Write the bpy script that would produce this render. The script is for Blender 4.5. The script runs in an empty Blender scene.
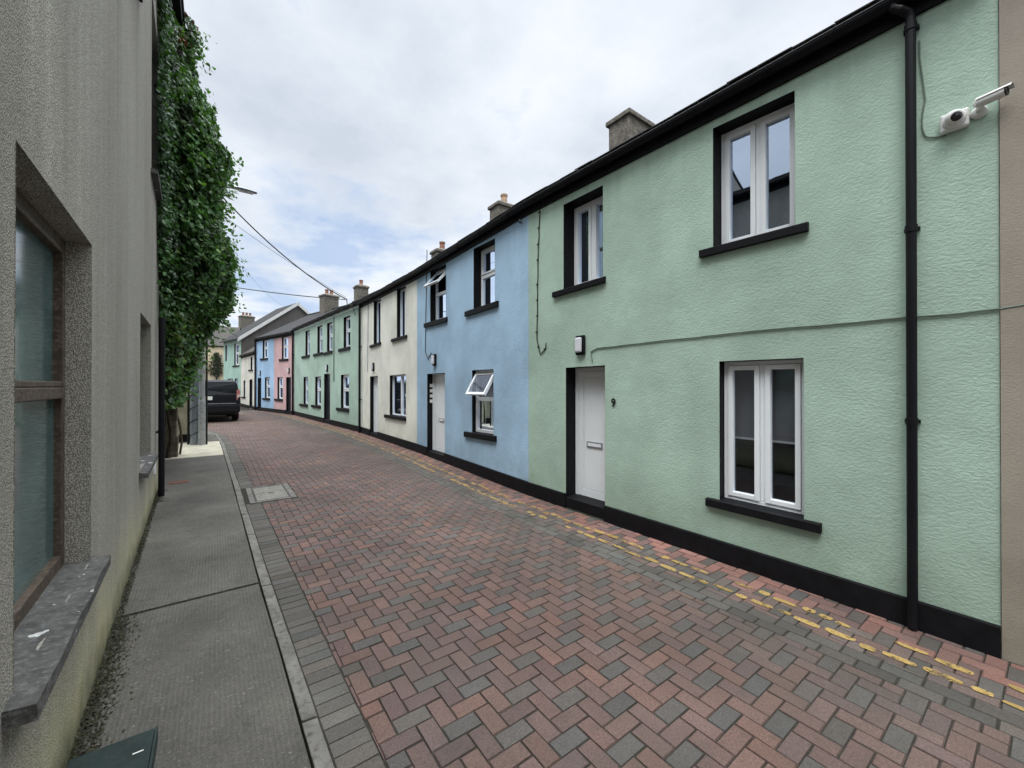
import bpy, math, random
from mathutils import Vector, Matrix, noise
from mathutils.geometry import delaunay_2d_cdt
random.seed(11)
scene = bpy.context.scene
col = scene.collection
R = math.radians

# ------------------------------------------------------------------ camera
F, CX, CY, YAW, CAMZ, PITCH = 403.0, 512.0, 384.0, R(36.4), 1.84, R(0.2)
cam_d = bpy.data.cameras.new('camera'); cam = bpy.data.objects.new('camera', cam_d); col.objects.link(cam)
cam_d.sensor_width = 36; cam_d.lens = F / 1024 * 36; cam_d.clip_end = 2000; cam_d.clip_start = 0.05
cam.location = (0, 0, CAMZ); cam.rotation_euler = (R(90) + PITCH, 0, -YAW)
scene.camera = cam
fwd = Vector((math.sin(YAW) * math.cos(PITCH), math.cos(YAW) * math.cos(PITCH), math.sin(PITCH)))
rgt = Vector((math.cos(YAW), -math.sin(YAW), 0)); upv = rgt.cross(fwd)
EYE = Vector((0, 0, CAMZ))
def ray(px, py):                 # direction with unit forward depth
    return fwd + rgt * ((px - CX) / F) + upv * ((CY - py) / F)
def zg(y):                       # the street climbs gently
    return 0.009 * max(-3.0, min(y, 60.0))

# ------------------------------------------------------------------ mesh helper
class MB:
    def __init__(s): s.v = []; s.f = []; s.c = []; s.m = []; s.mats = []; s.cur = 0; s.smooth = False
    def mat(s, m):
        if m not in s.mats: s.mats.append(m)
        s.cur = s.mats.index(m); return s
    def face(s, pts, c=None):
        b = len(s.v); s.v += [tuple(p) for p in pts]; s.f.append(tuple(range(b, b + len(pts)))); s.c.append(c); s.m.append(s.cur)
    def hexa(s, p, c=None):      # p: 4 bottom, 4 top
        b = len(s.v); s.v += [tuple(q) for q in p]
        for f in ((3, 2, 1, 0), (4, 5, 6, 7), (0, 1, 5, 4), (1, 2, 6, 5), (2, 3, 7, 6), (3, 0, 4, 7)):
            s.f.append(tuple(b + i for i in f)); s.c.append(c); s.m.append(s.cur)
    def box(s, x0, x1, y0, y1, z0, z1, M=None, c=None):
        p = [Vector(q) for q in ((x0, y0, z0), (x1, y0, z0), (x1, y1, z0), (x0, y1, z0), (x0, y0, z1), (x1, y0, z1), (x1, y1, z1), (x0, y1, z1))]
        if M: p = [M @ q for q in p]
        s.hexa(p, c)
    def tube(s, pts, r, n=8, cap=True, c=None):
        pts = [Vector(p) for p in pts]; rs = r if isinstance(r, (list, tuple)) else [r] * len(pts)
        rings = []; up = None
        for i, p in enumerate(pts):
            t = (pts[min(i + 1, len(pts) - 1)] - pts[max(i - 1, 0)]).normalized()
            if up is None: up = Vector((0, 0, 1)) if abs(t.z) < .9 else Vector((1, 0, 0))
            a = t.cross(up).normalized(); b2 = a.cross(t).normalized(); up = b2
            b = len(s.v)
            for k in range(n):
                an = 2 * math.pi * k / n; s.v.append(tuple(p + (a * math.cos(an) + b2 * math.sin(an)) * rs[i]))
            rings.append(b)
        for i in range(len(rings) - 1):
            for k in range(n):
                s.f.append((rings[i] + k, rings[i] + (k + 1) % n, rings[i + 1] + (k + 1) % n, rings[i + 1] + k)); s.c.append(c); s.m.append(s.cur)
        if cap:
            s.f.append(tuple(rings[0] + k for k in range(n))[::-1]); s.c.append(c); s.m.append(s.cur)
            s.f.append(tuple(rings[-1] + k for k in range(n))); s.c.append(c); s.m.append(s.cur)
    def lathe(s, M, prof, n=20):   # prof: (r, z)
        rings = []
        for r, z in prof:
            b = len(s.v)
            for k in range(n):
                a = 2 * math.pi * k / n; s.v.append(tuple(M @ Vector((r * math.cos(a), r * math.sin(a), z))))
            rings.append(b)
        for i in range(len(rings) - 1):
            for k in range(n):
                s.f.append((rings[i] + k, rings[i] + (k + 1) % n, rings[i + 1] + (k + 1) % n, rings[i + 1] + k)); s.c.append(None); s.m.append(s.cur)
        s.f.append(tuple(rings[0] + k for k in range(n))[::-1]); s.c.append(None); s.m.append(s.cur)
        s.f.append(tuple(rings[-1] + k for k in range(n))); s.c.append(None); s.m.append(s.cur)

def root_loc(o):
    v = Vector((0, 0, 0))
    while o: v += o.location; o = o.parent
    return v
def obj(name, mb, mat=None, parent=None, smooth=False, bevel=0, loc=None):
    me = bpy.data.meshes.new(name)
    off = root_loc(parent) if parent else Vector(loc or (0, 0, 0))
    me.from_pydata([tuple(Vector(v) - off) for v in mb.v], [], mb.f)
    for m in (mb.mats or [mat]): me.materials.append(m)
    if mb.mats:
        for p, i in zip(me.polygons, mb.m): p.material_index = i
    if any(c is not None for c in mb.c):
        ca = me.color_attributes.new('tone', 'FLOAT_COLOR', 'CORNER'); i = 0
        buf = []
        for f, c in zip(mb.f, mb.c):
            c = c or (0.5, 0.5, 0.5)
            for _ in f: buf += [c[0], c[1], c[2], 1]
        ca.data.foreach_set('color', buf)
    if smooth:
        for p in me.polygons: p.use_smooth = True
    me.validate(); me.update()
    o = bpy.data.objects.new(name, me); col.objects.link(o)
    if parent: o.parent = parent
    else: o.location = off
    if bevel:
        b = o.modifiers.new('bevel', 'BEVEL'); b.width = bevel; b.segments = 2; b.limit_method = 'ANGLE'
    return o
def tag(o, label=None, cat=None, group=None, kind=None):
    if label: o['label'] = label
    if cat: o['category'] = cat
    if group: o['group'] = group
    if kind: o['kind'] = kind
    return o
def thing(name, loc, label, cat, group=None):
    o = bpy.data.objects.new(name, None); col.objects.link(o); o.location = loc; o.empty_display_size = .2
    return tag(o, label, cat, group)

# ------------------------------------------------------------------ materials
def newmat(name):
    m = bpy.data.materials.new(name); m.use_nodes = True
    nt = m.node_tree; nt.nodes.clear()
    out = nt.nodes.new('ShaderNodeOutputMaterial')
    return m, nt, out
def N(nt, t, **k):
    n = nt.nodes.new(t)
    for a, b in k.items():
        if a in n.inputs.keys(): n.inputs[a].default_value = b
        else: setattr(n, a, b)
    return n
def L(nt, a, b): nt.links.new(a, b)
def pos(nt, scale=(1, 1, 1)):
    g = N(nt, 'ShaderNodeNewGeometry'); m = N(nt, 'ShaderNodeMapping'); m.inputs['Scale'].default_value = scale
    L(nt, g.outputs['Position'], m.inputs['Vector']); return m.outputs[0]
def noi(nt, vec, scale, detail=4, rough=.55):
    n = N(nt, 'ShaderNodeTexNoise'); n.inputs['Scale'].default_value = scale; n.inputs['Detail'].default_value = detail
    n.inputs['Roughness'].default_value = rough; L(nt, vec, n.inputs['Vector']); return n.outputs['Fac']
def ramp(nt, fac, stops):
    r = N(nt, 'ShaderNodeValToRGB'); e = r.color_ramp.elements
    while len(e) < len(stops): e.new(.5)
    for i, (p, c) in enumerate(stops):
        e[i].position = p; e[i].color = (c[0], c[1], c[2], 1) if not isinstance(c, (int, float)) else (c, c, c, 1)
    L(nt, fac, r.inputs[0]); return r.outputs[0]
def mix(nt, fac, a, b, bt='MIX'):
    m = N(nt, 'ShaderNodeMix', data_type='RGBA', blend_type=bt)
    for s, v in ((m.inputs[0], fac), (m.inputs[6], a), (m.inputs[7], b)):
        if hasattr(v, 'links') or hasattr(v, 'is_linked'): L(nt, v, s)
        elif isinstance(v, (int, float)): s.default_value = v if s.type == 'VALUE' else (v, v, v, 1)
        else: s.default_value = (v[0], v[1], v[2], 1)
    return m.outputs[2]
def mth(nt, op, a, b=None, c=None):
    m = N(nt, 'ShaderNodeMath', operation=op)
    for i, v in enumerate((a, b, c)):
        if v is None: continue
        if isinstance(v, (int, float)): m.inputs[i].default_value = v
        else: L(nt, v, m.inputs[i])
    return m.outputs[0]
def bump(nt, h, strength, dist, nrm=None):
    b = N(nt, 'ShaderNodeBump'); b.inputs['Strength'].default_value = strength; b.inputs['Distance'].default_value = dist
    L(nt, h, b.inputs['Height'])
    if nrm: L(nt, nrm, b.inputs['Normal'])
    return b.outputs[0]
def bsdf(nt, out, color, rough=.8, nrm=None, spec=.3, metal=0):
    p = N(nt, 'ShaderNodeBsdfPrincipled')
    if isinstance(color, (tuple, list)): p.inputs['Base Color'].default_value = (*color, 1)
    else: L(nt, color, p.inputs['Base Color'])
    if isinstance(rough, (int, float)): p.inputs['Roughness'].default_value = rough
    else: L(nt, rough, p.inputs['Roughness'])
    p.inputs['Specular IOR Level'].default_value = spec; p.inputs['Metallic'].default_value = metal
    if nrm: L(nt, nrm, p.inputs['Normal'])
    L(nt, p.outputs[0], out.inputs[0]); return p
def sepz(nt):
    g = N(nt, 'ShaderNodeNewGeometry'); s = N(nt, 'ShaderNodeSeparateXYZ'); L(nt, g.outputs['Position'], s.inputs[0]); return s.outputs

def m_simple(name, c, rough=.6, spec=.3, metal=0, var=.15, scale=8, bs=.0, bscale=60, dirt=None):
    m, nt, out = newmat(name)
    n = noi(nt, pos(nt), scale, 5)
    d = tuple(x * (1 - var) for x in c); u = tuple(min(1, x * (1 + var)) for x in c)
    k = ramp(nt, n, [(.3, d), (.7, u)])
    if dirt:
        if name == 'sill_stone': k = mix(nt, ramp(nt, noi(nt, pos(nt), 13, 3, .5), [(.685, 0), (.70, 1)]), k, (.5, .5, .48))
        k = mix(nt, ramp(nt, noi(nt, pos(nt), scale * 2.7, 6, .7), [(.5, 0), (.68, 1)]), k, dirt)
    nr = bump(nt, noi(nt, pos(nt), bscale, 4), bs, .01) if bs else None
    bsdf(nt, out, k, rough, nr, spec, metal); return m
def m_render(name, c, bs=.55, seed=0.0, mossy=.35, rough_scale=1.0):
    """painted roughcast / trowelled render"""
    m, nt, out = newmat(name)
    mp = pos(nt, (1, 1, 1))
    big = noi(nt, mp, .9, 5, .6); mid = noi(nt, pos(nt, (1, 1, .35)), 2.2, 5, .6)
    dk = tuple(x * .80 for x in c); lt = tuple(min(1, x * 1.08) for x in c)
    k = ramp(nt, big, [(.3, dk), (.62, lt)])
    k = mix(nt, ramp(nt, mid, [(.48, 0), (.75, .28)]), k, tuple(x * .62 for x in c))
    fine = ramp(nt, noi(nt, pos(nt, (1, 1, .7)), 13, 6, .75), [(.56, 0), (.74, .32)])
    k = mix(nt, fine, k, tuple(x * .66 for x in c))
    chips = ramp(nt, noi(nt, pos(nt), 34, 3, .5), [(.74, 0), (.78, .5)]); k = mix(nt, chips, k, (c[0] * .45, c[1] * .45, c[2] * .42))
    # splash dirt near the ground, water streaks below the eaves
    z = sepz(nt)[2]
    low = mth(nt, 'MULTIPLY', ramp(nt, mth(nt, 'MULTIPLY', z, .5), [(.12, 1), (.42, 0)]), ramp(nt, noi(nt, mp, 5, 5), [(.35, .1), (.7, .5)]))
    k = mix(nt, low, k, (c[0] * .55, c[1] * .56, c[2] * .48))
    hi = mth(nt, 'MULTIPLY', ramp(nt, mth(nt, 'MULTIPLY', z, .2), [(.80, 0), (.95, 1)]), ramp(nt, noi(nt, pos(nt, (1, 1, .12)), 9, 4), [(.45, 0), (.75, mossy)]))
    k = mix(nt, hi, k, (c[0] * .4, c[1] * .42, c[2] * .4))
    a = noi(nt, pos(nt, (1, 1, 1.7)), 22 * rough_scale, 4, .6); b = noi(nt, mp, 75 * rough_scale, 3, .6); d = noi(nt, mp, 3.0, 2)
    h = mth(nt, 'ADD', mth(nt, 'ADD', mth(nt, 'MULTIPLY', a, 1.0), mth(nt, 'MULTIPLY', b, .30)), mth(nt, 'MULTIPLY', d, 1.6))
    bsdf(nt, out, k, .75, bump(nt, h, bs, .022), .25)
    return m
def m_dash(name, c):
    """old pebble-dash with streaks, moss low down"""
    m, nt, out = newmat(name)
    v = N(nt, 'ShaderNodeTexVoronoi'); v.inputs['Scale'].default_value = 150; L(nt, pos(nt), v.inputs['Vector'])
    peb = ramp(nt, v.outputs['Distance'], [(.1, tuple(x * 1.4 for x in c)), (.6, tuple(x * .45 for x in c))])
    vr = N(nt, 'ShaderNodeSeparateColor'); L(nt, v.outputs['Color'], vr.inputs[0])
    peb = mix(nt, ramp(nt, vr.outputs[0], [(.66, 0), (1, .65)]), peb, tuple(x * .35 for x in c))
    st = ramp(nt, noi(nt, pos(nt, (1, 1, .3)), .8, 2, .5), [(.32, .86), (.68, 1.12)])
    k = mix(nt, 1, peb, st, 'MULTIPLY')
    st2 = ramp(nt, noi(nt, pos(nt, (1, 1, .14)), 1.5, 4, .6), [(.47, 0), (.68, .45)])
    k = mix(nt, st2, k, (c[0] * .35, c[1] * .35, c[2] * .33))
    z = sepz(nt)[2]
    low = ramp(nt, mth(nt, 'MULTIPLY', mth(nt, 'ADD', z, mth(nt, 'MULTIPLY', noi(nt, pos(nt, (1, 1, .5)), 3, 4), .9)), .5), [(.12, 1), (.62, 0)])
    k = mix(nt, mth(nt, 'MULTIPLY', low, .75), k, (c[0] * 1.10, c[1] * 1.05, c[2] * .62))
    vl = ramp(nt, mth(nt, 'ADD', z, mth(nt, 'MULTIPLY', noi(nt, pos(nt), 6, 4), .35)), [(.22, 1), (.50, 0)])
    k = mix(nt, mth(nt, 'MULTIPLY', vl, .85), k, (.035, .042, .02))
    hgt = mth(nt, 'ADD', mth(nt, 'MULTIPLY', v.outputs['Distance'], -1.0), mth(nt, 'MULTIPLY', noi(nt, pos(nt), 6, 3), 2.0))
    bsdf(nt, out, k, .9, bump(nt, hgt, .5, .006), .15); return m
def m_glass(name, tint=(.75, .8, .85), base=.22, tones=(.7, .82, 1.0)):
    m, nt, out = newmat(name)
    fr = N(nt, 'ShaderNodeFresnel'); fr.inputs['IOR'].default_value = 1.5
    tr = N(nt, 'ShaderNodeBsdfTransparent'); tr.inputs[0].default_value = (*tint, 1)
    gl = N(nt, 'ShaderNodeBsdfGlossy'); gl.inputs['Color'].default_value = (*tones, 1); gl.inputs['Roughness'].default_value = .015
    b = bump(nt, noi(nt, pos(nt), 1.6, 1), .05, .02); L(nt, b, gl.inputs['Normal'])
    mx = N(nt, 'ShaderNodeMixShader')
    L(nt, mth(nt, 'MINIMUM', mth(nt, 'ADD', mth(nt, 'MULTIPLY', fr.outputs[0], 1.6), base), .95), mx.inputs[0])
    L(nt, tr.outputs[0], mx.inputs[1]); L(nt, gl.outputs[0], mx.inputs[2]); L(nt, mx.outputs[0], out.inputs[0]); return m
def m_attr(name, rough=.85, bs=.5, bscale=120, dist=.004, grime=.35, bigscale=1.3):
    m, nt, out = newmat(name)
    a = N(nt, 'ShaderNodeAttribute', attribute_name='tone')
    f = noi(nt, pos(nt), 95, 4, .75); g = noi(nt, pos(nt), bigscale, 5, .6)
    k = mix(nt, 1, a.outputs['Color'], ramp(nt, f, [(.28, .55), (.72, 1.45)]), 'MULTIPLY')
    k = mix(nt, 1, k, ramp(nt, noi(nt, pos(nt), .55, 5, .65), [(.3, .72), (.7, 1.28)]), 'MULTIPLY')
    k = mix(nt, ramp(nt, noi(nt, pos(nt), 7, 6, .75), [(.58, 0), (.74, .6)]), k, (.05, .044, .036))
    k = mix(nt, ramp(nt, g, [(.42, 0), (.72, grime)]), k, (.06, .055, .045))
    sp = ramp(nt, noi(nt, pos(nt), 240, 2, .5), [(.66, 0), (.74, .35)])
    k = mix(nt, sp, k, (.30, .29, .26))
    bsdf(nt, out, k, rough, bump(nt, noi(nt, pos(nt), bscale, 4, .6), bs, dist), .3); return m
def m_worn(name):
    m, nt, out = newmat(name)
    a = N(nt, 'ShaderNodeAttribute', attribute_name='tone')
    k = mix(nt, 1, a.outputs['Color'], ramp(nt, noi(nt, pos(nt), 60, 5, .7), [(.3, .6), (.7, 1.25)]), 'MULTIPLY')
    p = bsdf(nt, out, k, .8, None, .2); tr = N(nt, 'ShaderNodeBsdfTransparent'); mx = N(nt, 'ShaderNodeMixShader')
    L(nt, ramp(nt, mth(nt, 'ADD', mth(nt, 'MULTIPLY', noi(nt, pos(nt), 24, 6, .7), .6), mth(nt, 'MULTIPLY', noi(nt, pos(nt), 3.5, 2, .5), .4)), [(.52, 0), (.58, .92)]), mx.inputs[0])
    L(nt, p.outputs[0], mx.inputs[1]); L(nt, tr.outputs[0], mx.inputs[2]); L(nt, mx.outputs[0], out.inputs[0]); return m
def m_leaf(name):
    m, nt, out = newmat(name)
    a = N(nt, 'ShaderNodeAttribute', attribute_name='tone')
    p = N(nt, 'ShaderNodeBsdfPrincipled'); L(nt, a.outputs['Color'], p.inputs['Base Color']); p.inputs['Roughness'].default_value = .42
    p.inputs['Specular IOR Level'].default_value = .4
    t = N(nt, 'ShaderNodeBsdfTranslucent'); c2 = mix(nt, 1, a.outputs['Color'], (1.3, 1.5, .5), 'MULTIPLY'); L(nt, c2, t.inputs[0])
    mx = N(nt, 'ShaderNodeMixShader'); mx.inputs[0].default_value = .3
    L(nt, p.outputs[0], mx.inputs[1]); L(nt, t.outputs[0], mx.inputs[2]); L(nt, mx.outputs[0], out.inputs[0]); return m

GREEN = (.375, .50, .41)
M = dict(
    green=m_render('mint_render', GREEN, .33, rough_scale=1.6), blue=m_render('blue_render', (.355, .51, .66), .22),
    cream=m_render('cream_render', (.74, .74, .655), .2), green2=m_render('pale_green_render', (.37, .50, .42), .25),
    pink=m_render('pink_render', (.56, .37, .37), .2), blue2=m_render('sky_blue_render', (.32, .48, .66), .2),
    wash=m_render('whitewash', (.62, .61, .54), .25), cream2=m_render('weathered_cream', (.60, .52, .36), .2),
    green3=m_render('sea_green_render', (.33, .49, .42), .2),
    beige=m_render('beige_render', (.32, .285, .235), .2, mossy=.5, rough_scale=2.4),
    gable=m_render('grey_gable_render', (.115, .11, .10), .3),
    dash=m_dash('pebbledash', (.46, .435, .375)),
    black=m_simple('black_paint', (.0065, .0065, .008), .6, .15, var=.3, bs=.25, bscale=40),
    blackgloss=m_simple('black_plastic', (.006, .006, .008), .5, .18, var=.2, scale=3),
    pvc=m_simple('white_pvc', (.78, .81, .83), .32, .45, var=.03, scale=3),
    blackdoor=m_simple('black_door_paint', (.018, .02, .024), .3, .5),
    glass=m_glass('window_glass', base=.42), glassdark=m_glass('far_window_glass', (.5, .55, .6), .12, (.8, .9, 1)),
    lower=m_glass('lower_window_glass', (.72, .74, .76), .03, (.8, .88, 1)),
    room=m_simple('dark_room', (.02, .02, .022), .9, .1), blind=m_simple('roller_blind', (.20, .20, .21), .9, .1, var=.05),
    curtain=m_simple('net_curtain', (.34, .36, .40), .9, .1, var=.2, scale=14),
    slate=m_simple('slate', (.036, .036, .040), .8, .12, var=.4, scale=9, bs=.4, bscale=30, dirt=(.075, .072, .055)),
    slate2=m_simple('pale_slate', (.075, .072, .068), .85, .1, var=.3, scale=5, bs=.4, bscale=20, dirt=(.08, .07, .05)),
    stack=m_simple('chimney_render', (.17, .155, .13), .9, .2, var=.4, scale=10, bs=.8, bscale=25, dirt=(.05, .045, .035)),
    pot=m_simple('terracotta', (.28, .145, .105), .8, .2, var=.25), buff=m_simple('buff_clay', (.42, .30, .2), .8, .2, var=.2),
    sill=m_simple('sill_stone', (.075, .072, .068), .85, .2, var=.35, scale=14, bs=.7, bscale=45, dirt=(.15, .15, .14)),
    wood=m_simple('brown_wood', (.062, .045, .032), .6, .3, var=.35, scale=20, bs=.4, bscale=50, dirt=(.16, .12, .09)),
    steel=m_simple('galvanised_steel', (.27, .30, .33), .45, .4, .55, var=.15, scale=12),
    steel2=m_simple('pole_grey', (.36, .38, .38), .6, .4, .2, var=.15, scale=7, dirt=(.2, .19, .17)),
    cable=m_simple('black_cable', (.012, .012, .012), .5, .3), gcable=m_simple('painted_cable', (.13, .17, .14), .6, .3),
    lampw=m_simple('opal_diffuser', (.62, .62, .66), .4, .4, var=.04),
    kerb=m_simple('concrete_kerb', (.155, .145, .13), .9, .2, var=.3, scale=7, bs=.5, bscale=90, dirt=(.07, .065, .055)),
    cover=m_simple('concrete_cover', (.20, .19, .165), .9, .2, var=.25, scale=9, bs=.5, bscale=60, dirt=(.1, .09, .08)),
    iron=m_simple('cast_iron', (.06, .055, .05), .6, .4, .4, var=.3, scale=25),
    rust=m_simple('rusty_iron', (.13, .065, .045), .8, .3, .2, var=.3, scale=30),
    patch=m_simple('new_concrete', (.40, .37, .29), .9, .2, var=.18, scale=4, bs=.3, bscale=60),
    gwall=m_simple('garden_wall_render', (.36, .34, .24), .9, .2, var=.25, scale=3, bs=.5, bscale=20),
    stone=m_simple('rubble_stone', (.12, .105, .08), .95, .1, var=.5, scale=7, bs=1, bscale=12),
    ground=m_simple('dark_asphalt', (.05, .048, .045), .95, .2, var=.3),
    bark=m_simple('bark', (.07, .055, .04), .95, .1, var=.4, scale=20, bs=.8, bscale=40),
    leaf=m_leaf('leaf'), greenbox=m_simple('green_metal', (.009, .020, .018), .5, .35, var=.3, scale=6, bs=.2, bscale=30, dirt=(.022, .03, .026)),
    brick=m_attr('clay_paver', .8, .5, 150, .004, .45), flat=m_worn('painted_marking'),
    carpaint=m_simple('black_car_paint', (.005, .006, .008), .3, .25, var=.1), tyre=m_simple('tyre_rubber', (.02, .02, .02), .85, .2),
    carglass=m_simple('dark_car_glass', (.006, .008, .01), .08, .5), alloy=m_simple('alloy', (.3, .3, .31), .4, .5, .7),
    tail=m_simple('red_lens', (.45, .16, .16), .2, .6), tailw=m_simple('clear_lens', (.6, .5, .5), .2, .6),
    plate=m_simple('number_plate', (.65, .65, .6), .5, .3, var=.03), white=m_simple('white_plastic', (.68, .68, .66), .4, .4, var=.05),
    lens=m_simple('black_lens', (.008, .008, .01), .12, .7), moss=m_attr('moss', .95, .3), trim=m_simple('mint_fascia', (.5, .62, .58), .5, .3, var=.06),
    barge=m_simple('white_barge', (.62, .62, .6), .6, .3, var=.08), flash=m_simple('grey_trim', (.2, .2, .2), .7, .3),
)

# ------------------------------------------------------------------ facade planes
class Plane:
    """vertical plane from P0 (near) to P1 (far); d > 0 is out towards the street"""
    def __init__(s, P0, P1, side=-1):
        s.P0 = Vector((P0[0], P0[1], 0)); s.P1 = Vector((P1[0], P1[1], 0)); s.L = (s.P1 - s.P0).length
        s.t = (s.P1 - s.P0) / s.L; s.n = Vector((s.t.y, -s.t.x, 0)) * side
    def pt(s, a, z, d=0.0): return s.P0 + s.t * a + s.n * d + Vector((0, 0, z))
    def un(s, px, py, d=0.0):
        r = ray(px, py); k = (s.P0 + s.n * d - EYE).dot(s.n) / r.dot(s.n); h = EYE + r * k
        return ((h - s.P0).dot(s.t), h.z)
    def box(s, mb, a0, a1, z0, z1, d0, d1, c=None):
        mb.hexa([s.pt(a0, z0, d0), s.pt(a1, z0, d0), s.pt(a1, z0, d1), s.pt(a0, z0, d1),
                 s.pt(a0, z1, d0), s.pt(a1, z1, d0), s.pt(a1, z1, d1), s.pt(a0, z1, d1)], c)
class Open:
    """an opening: near/far edges, skewed like the real masonry"""
    def __init__(o, pl, tn, tf, bn, bf):           # pixels: top near, top far, bottom near, bottom far
        o.pl = pl; A = pl.un(*tn); B = pl.un(*tf); C = pl.un(*bn); D = pl.un(*bf)
        o.a0 = (A[0] + C[0]) / 2; o.a1 = (B[0] + D[0]) / 2
        o.zt0, o.zt1, o.zb0, o.zb1 = A[1], B[1], C[1], D[1]
        # keep the skew small
        mt = (o.zt0 + o.zt1) / 2; mb = (o.zb0 + o.zb1) / 2
        o.zt0 = mt + (o.zt0 - mt) * .7; o.zt1 = mt + (o.zt1 - mt) * .7; o.zb0 = mb + (o.zb0 - mb) * .7; o.zb1 = mb + (o.zb1 - mb) * .7
        o.w = o.a1 - o.a0; o.h = mt - mb
    def q(o, u, v, d):                              # metres from near edge, metres from bottom
        x = u / o.w; y = v / o.h
        zb = o.zb0 + (o.zb1 - o.zb0) * x; zt = o.zt0 + (o.zt1 - o.zt0) * x
        return o.pl.pt(o.a0 + u, zb + (zt - zb) * y, d)
    def bar(o, mb, u0, u1, v0, v1, d0, d1):
        q = o.q
        mb.hexa([q(u0, v0, d0), q(u1, v0, d0), q(u1, v0, d1), q(u0, v0, d1), q(u0, v1, d0), q(u1, v1, d0), q(u1, v1, d1), q(u0, v1, d1)])
    def frame(o, mb, u0, u1, v0, v1, t, d0, d1, tb=None):
        tb = tb or t
        o.bar(mb, u0, u0 + t, v0, v1, d0, d1); o.bar(mb, u1 - t, u1, v0, v1, d0, d1)
        o.bar(mb, u0 + t, u1 - t, v0, v0 + tb, d0, d1 - .0015); o.bar(mb, u0 + t, u1 - t, v1 - t, v1, d0, d1 - .0015)
    def reveal(o, mb, r, e=.002):
        w, h, q = o.w, o.h, o.q
        for a in ((( 0, 0), (0, h)), ((0, h), (w, h)), ((w, h), (w, 0)), ((w, 0), (0, 0))):
            (u0, v0), (u1, v1) = a
            mb.face([q(u0, v0, e), q(u1, v1, e), q(u1, v1, -r), q(u0, v0, -r)])
    def pane(o, mb, u0, u1, v0, v1, d): mb.face([o.q(u0, v0, d), o.q(u1, v0, d), o.q(u1, v1, d), o.q(u0, v1, d)])

def backing(o, house, d, kind=None):
    """dark room behind the glass"""
    mb = MB().mat(M['room']); w, h = o.w, o.h; D = d - .9
    q = o.q
    mb.face([q(-.3, -.3, D), q(w + .3, -.3, D), q(w + .3, h + .3, D), q(-.3, h + .3, D)])
    for a, b in (((-.3, -.3), (-.3, h + .3)), ((-.3, h + .3), (w + .3, h + .3)), ((w + .3, h + .3), (w + .3, -.3)), ((w + .3, -.3), (-.3, -.3))):
        mb.face([q(*a, d - .005), q(*b, d - .005), q(*b, D), q(*a, D)])
    return obj('room', mb, None, house)

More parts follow.
